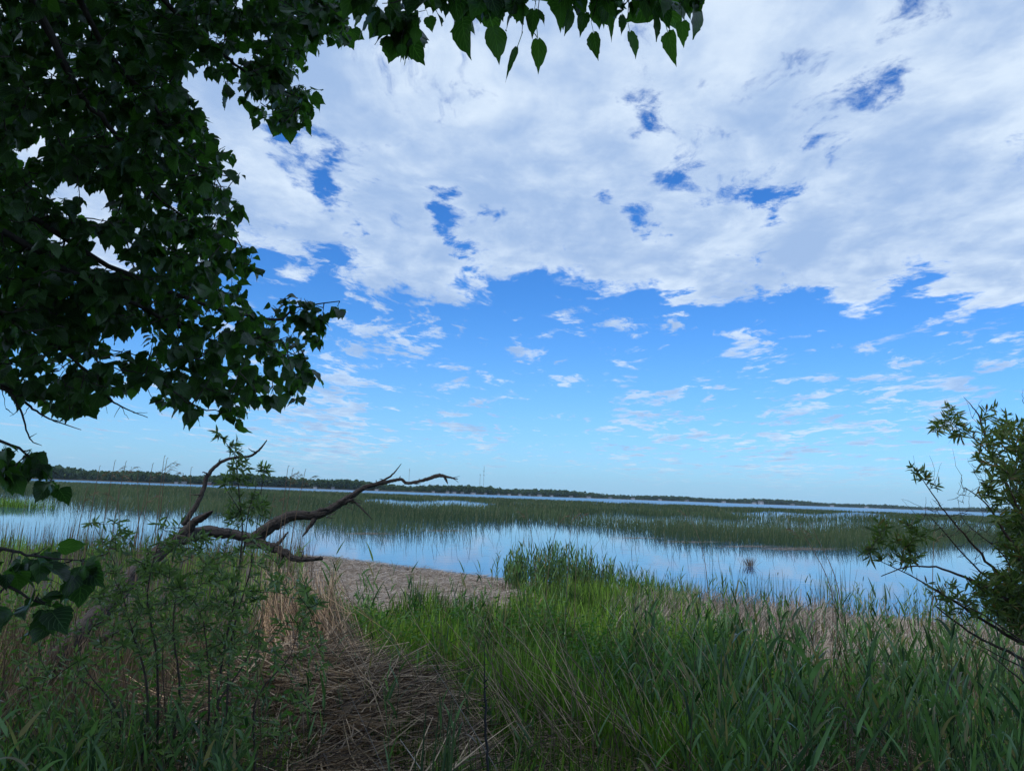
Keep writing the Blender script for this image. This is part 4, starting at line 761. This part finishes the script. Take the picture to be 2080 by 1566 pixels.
# ------------------------------------------------------------------ single plants
def one_reed(proto_loc, h, seed, nl, az):
    t = empty('reed_plant', proto_loc, 'tall green reed with broad pointed leaves rising from the right foreground bank', 'reed', 'tall reeds in the right foreground')
    P = np.array([proto_loc], float); D = nz(np.array([[.06 * math.sin(seed), .05, 1.0]])); mb = MB(); rods(mb, P, P + D * h, .0045, .0015, nseg=3, sides=6); mb.build('stem', M_reed, t)
    for k in range(nl):
        f = .3 + .7 * k / (nl - 1); Q = P + D * h * f; a = az + (k % 2) * math.pi + random.gauss(0, .35); mb = MB()
        strips(mb, Q, np.array([[math.cos(a), math.sin(a), random.uniform(1.1, 3.2)]]), .42 - .12 * f + random.uniform(-.05, .05), random.uniform(.022, .034), bend=random.uniform(.1, .7), nseg=8, prof='reed', fold=.25); mb.build('leaf', M_reed, t)
    return t
def copy_tree(o, loc, rz, s, label=None, group=None):
    c = o.copy(); COL.objects.link(c); c.location = tuple(float(v) for v in loc); c.rotation_euler = (0, 0, rz); c.scale = (s, s, s)
    if label: c['label'] = label
    if group: c['group'] = group
    for ch in list(o.children):
        d = ch.copy(); COL.objects.link(d); d.parent = c
        for g in list(ch.children): e = g.copy(); COL.objects.link(e); e.parent = d
    return c
def gpt(px, d): x = (px - CX) / F * d; return np.array([x, d, float(gz(x, d))])
protos = [one_reed(gpt(1590, 5.2), 1.05, 1, 9, .1), one_reed(gpt(1720, 4.6), .95, 2, 8, .5), one_reed(gpt(1400, 5.6), .95, 3, 8, -.2), one_reed(gpt(1950, 4.8), 1.0, 4, 9, .3)]
spots = [(1300, 6.2), (1350, 7.4), (1440, 6.8), (1480, 5.2), (1520, 7.6), (1555, 6.3), (1630, 7.2), (1660, 5.6), (1690, 6.6), (1750, 7.5), (1770, 5.4), (1800, 6.3), (1830, 4.7), (1860, 7.0), (1890, 5.7), (1920, 6.6), (1985, 5.4), (2010, 6.8), (2040, 4.6), (2070, 5.9),
         (1330, 4.8), (1530, 4.4), (1640, 4.3), (1420, 7.9), (1580, 8.0), (1710, 8.2), (1490, 8.4), (1320, 8.2), (1880, 4.2), (1250, 7.5), (2090, 7.2)]
def rlab(px, d):
    return 'tall green reed ' + ('at the bottom edge' if d < 5 else 'in the middle rows' if d < 6.7 else 'towards the water') + (', right of the black stalk' if px < 1420 else ' in the middle of the right bank' if px < 1750 else ' in front of the right willow shrub')
for p_, q_ in zip(protos, [(1590, 5.2), (1720, 4.6), (1400, 5.6), (1950, 4.8)]): p_['label'] = rlab(*q_)
for i, (px, d) in enumerate(spots): copy_tree(protos[i % 4], gpt(px, d), random.uniform(-.6, .6) + (math.pi if i % 3 == 0 else 0), random.uniform(.85, 1.2), rlab(px, d))
for i, (px, d) in enumerate([(695, 14), (640, 13.5), (750, 12.4), (700, 11.2), (790, 12.0), (590, 10.5)]):
    copy_tree(protos[i % 4], gpt(px, d), random.uniform(0, 6), random.uniform(1.0, 1.35), 'green reed shoot standing at the left edge of the litter spit', 'green reeds beside the litter spit')
for i, (px, d) in enumerate([(20, 3.7), (95, 4.2), (235, 3.9), (150, 3.5), (320, 4.0), (40, 4.6)]):
    copy_tree(protos[i % 4], gpt(px, d) - [0, 0, .35], random.uniform(0, 6), random.uniform(.8, .95), 'dark green broad-bladed reed in the bottom left corner', 'reeds in the bottom left corner')
def plume_reed(px, pyt, D, lean, label, group):
    if px < 700: label = ('tall dry reed head against the sky' if pyt < 942 else 'lower dry reed head') + (' at the left, above the willow bush' if px < 270 else ' between the willow bush and the upright dead limb' if px < 400 else ' between the two dead limbs')
    tp = at(px, pyt, D); x0 = tp[0] - lean; b = np.array([x0, D, max(float(gz(x0, D)), -.3)]); t = empty('plume_reed', b, label, 'dry reed', group)
    mb = MB(); limb(mb, [b, b * .4 + tp * .6 + [-lean * .3, 0, .05], tp + [-.02, 0, -.1], tp], [.006, .005, .003, .0015], 5, 6); mb.build('stem', M_dry, t)
    mb = MB(); n = 34; f = rng.random(n); Q = tp + np.stack([-.03 + .14 * f * np.sign(lean), np.zeros(n), -.20 + .20 * f - .08 * f ** 2], -1)
    strips(mb, Q, rng.normal(size=(n, 3)) * [.3, .3, .2] + [np.sign(lean) * .7, 0, .6], -.0 + .05 + .07 * rng.random(n), .004 * D / 8, bend=.7, nseg=3, prof='plume'); mb.build('seed_head', M_dry, t)
for px, py, D, ln in [(236, 934, 9, .1), (258, 936, 9.2, .12), (205, 945, 9.5, .1), (313, 940, 8.5, .08), (337, 925, 8.8, .04), (342, 930, 8.6, .05), (285, 955, 9, -.1), (392, 948, 9.4, -.06), (588, 945, 8.6, .07), (597, 950, 8.8, .1), (622, 952, 8.6, .16), (300, 992, 8.2, .15), (245, 990, 9.6, -.12), (560, 1000, 10, .14), (180, 985, 9, .1)]:
    plume_reed(px, py, D, ln, 'dry feathery reed head standing against the sky on the left bank', 'feathery dry reeds on the left bank')
for px, py, D, ln in [(1073, 1030, 13, -.2), (1140, 1038, 13, .25), (1165, 1035, 13.5, .1), (1178, 1034, 13.2, .06), (1400, 1030, 14, -.4)]:
    plume_reed(px, py, D, ln, 'dry curved reed head against the bulrush bed right of centre', 'curved dry reeds right of centre')
plume_reed(1632, 1062, 9, -.45, 'dry reed arching over in front of the lane of open water', 'arching dry reeds at the right'); plume_reed(1655, 1060, 9.3, -.38, 'dry reed arching over in front of the lane of open water', 'arching dry reeds at the right')
plume_reed(1900, 1068, 8.5, .1, 'pale dry reed head beside the right willow shrub', None)
def stalk():
    b = at(992, 1600, 4.0); b[2] = gz(b[0], b[1]); t = empty('dead_stalk', b, 'thin black dead plant stalk standing upright in the centre foreground', 'stalk'); mb = MB()
    limb(mb, np.vstack([b[None], pxpath([(992, 1600, 4.0), (988, 1500, 4.02), (985, 1420, 4.03), (984, 1370, 4.04), (984, 1310, 4.05)])]), [.0065, .0055, .006, .0035, .0012], 8, 7, .15, .4, 3); mb.build('stem', M_black, t)
    for py in (1385, 1398, 1425, 1437): mb = MB(); limb(mb, pxpath([(984, py, 4.03), (984 + random.choice((-7, 7)), py - 6, 4.02)]), [.005, .002], 6, 4); mb.build('bract', M_black, t)
stalk()
def tuft(loc, n, h, w, sp, m, name, label, cat, lean=.1):
    t = empty(name, loc, label, cat); mb = MB(); P = np.tile(np.asarray(loc, float), (n, 1)) + rng.normal(size=(n, 3)) * [sp, sp, 0]; strips(mb, P, up(n, lean), h * (.6 + .5 * rng.random(n)), w, bend=.25 * rng.random(n), nseg=5, prof='blade', fold=.2); mb.build('blades', m, t)
q_ = at(885, 1600, 4.2); q_[2] = gz(q_[0], q_[1]); tuft(q_, 16, .85, .016, .04, M_rush, 'sedge_clump', 'clump of stiff dark green sedge blades at the bottom edge left of the black stalk', 'sedge', .05)
p = onz(1522, 1150, 0.0); tuft(p, 110, .55, .012, .12, M_dry, 'grass_tuft', 'small isolated tuft of dry stems standing in the open water', 'tuft', .3)
p = onz(25, 1030, 0.0)
mb = MB(); n = 900; P = p + rng.normal(size=(n, 3)) * [1.7, .8, 0]; strips(mb, P, up(n, .15), 1.0 * (.5 + .6 * rng.random(n)), .035, bend=.2, nseg=3, prof='stalk')
tag(mb.build('sedge_island', M_grass), 'small light green patch of sedge in the water at the far left', 'sedge patch', kind='stuff')
def fallen_stalk(a, b, r, label):
    A, B = at(*a), at(*b); A = A + (A - B) * (A[2] - gz(A[0], A[1])) / (B[2] - A[2]); t = empty('broken_reed', A, label, 'broken reed'); mb = MB(); rods(mb, A[None], B[None], r, r * .4, sag=.02, nseg=6, sides=6); mb.build('stem', M_straw, t)
    mb = MB(); strips(mb, (A * .4 + B * .6)[None], (B - A)[None] + [[.1, 0, -.3]], .16, .012, bend=.3, nseg=4, prof='reed'); mb.build('leaf', M_straw, t)
fallen_stalk((1010, 1580, 4.3), (865, 1330, 5.0), .0040, 'long pale broken reed leaning left across the centre foreground')
fallen_stalk((862, 1580, 4.2), (812, 1500, 4.4), .0050, 'short pale split reed at the bottom edge beside the sedge clump')
fallen_stalk((780, 1580, 4.2), (700, 1390, 4.9), .0032, 'pale leaning reed in front of the flattened brown reeds')
fallen_stalk((1300, 1520, 4.5), (1175, 1290, 5.4), .0030, 'thin tan reed leaning left in front of the green herbs')

# ------------------------------------------------------------------ the air
def air():
    mb = MB(); box(mb, (0, 1950, 60), (11400, 7400, 126)); m = bpy.data.materials.new('air'); m.use_nodes = True; t = NT(m.node_tree); t.n.clear()
    v = t.new('ShaderNodeVolumePrincipled'); v.inputs['Color'].default_value = (.62, .82, 1, 1); v.inputs['Density'].default_value = .00005
    t.l.new(v.outputs[0], t.new('ShaderNodeOutputMaterial').inputs['Volume']); tag(mb.build('haze', m, smooth=False), kind='stuff')
air()
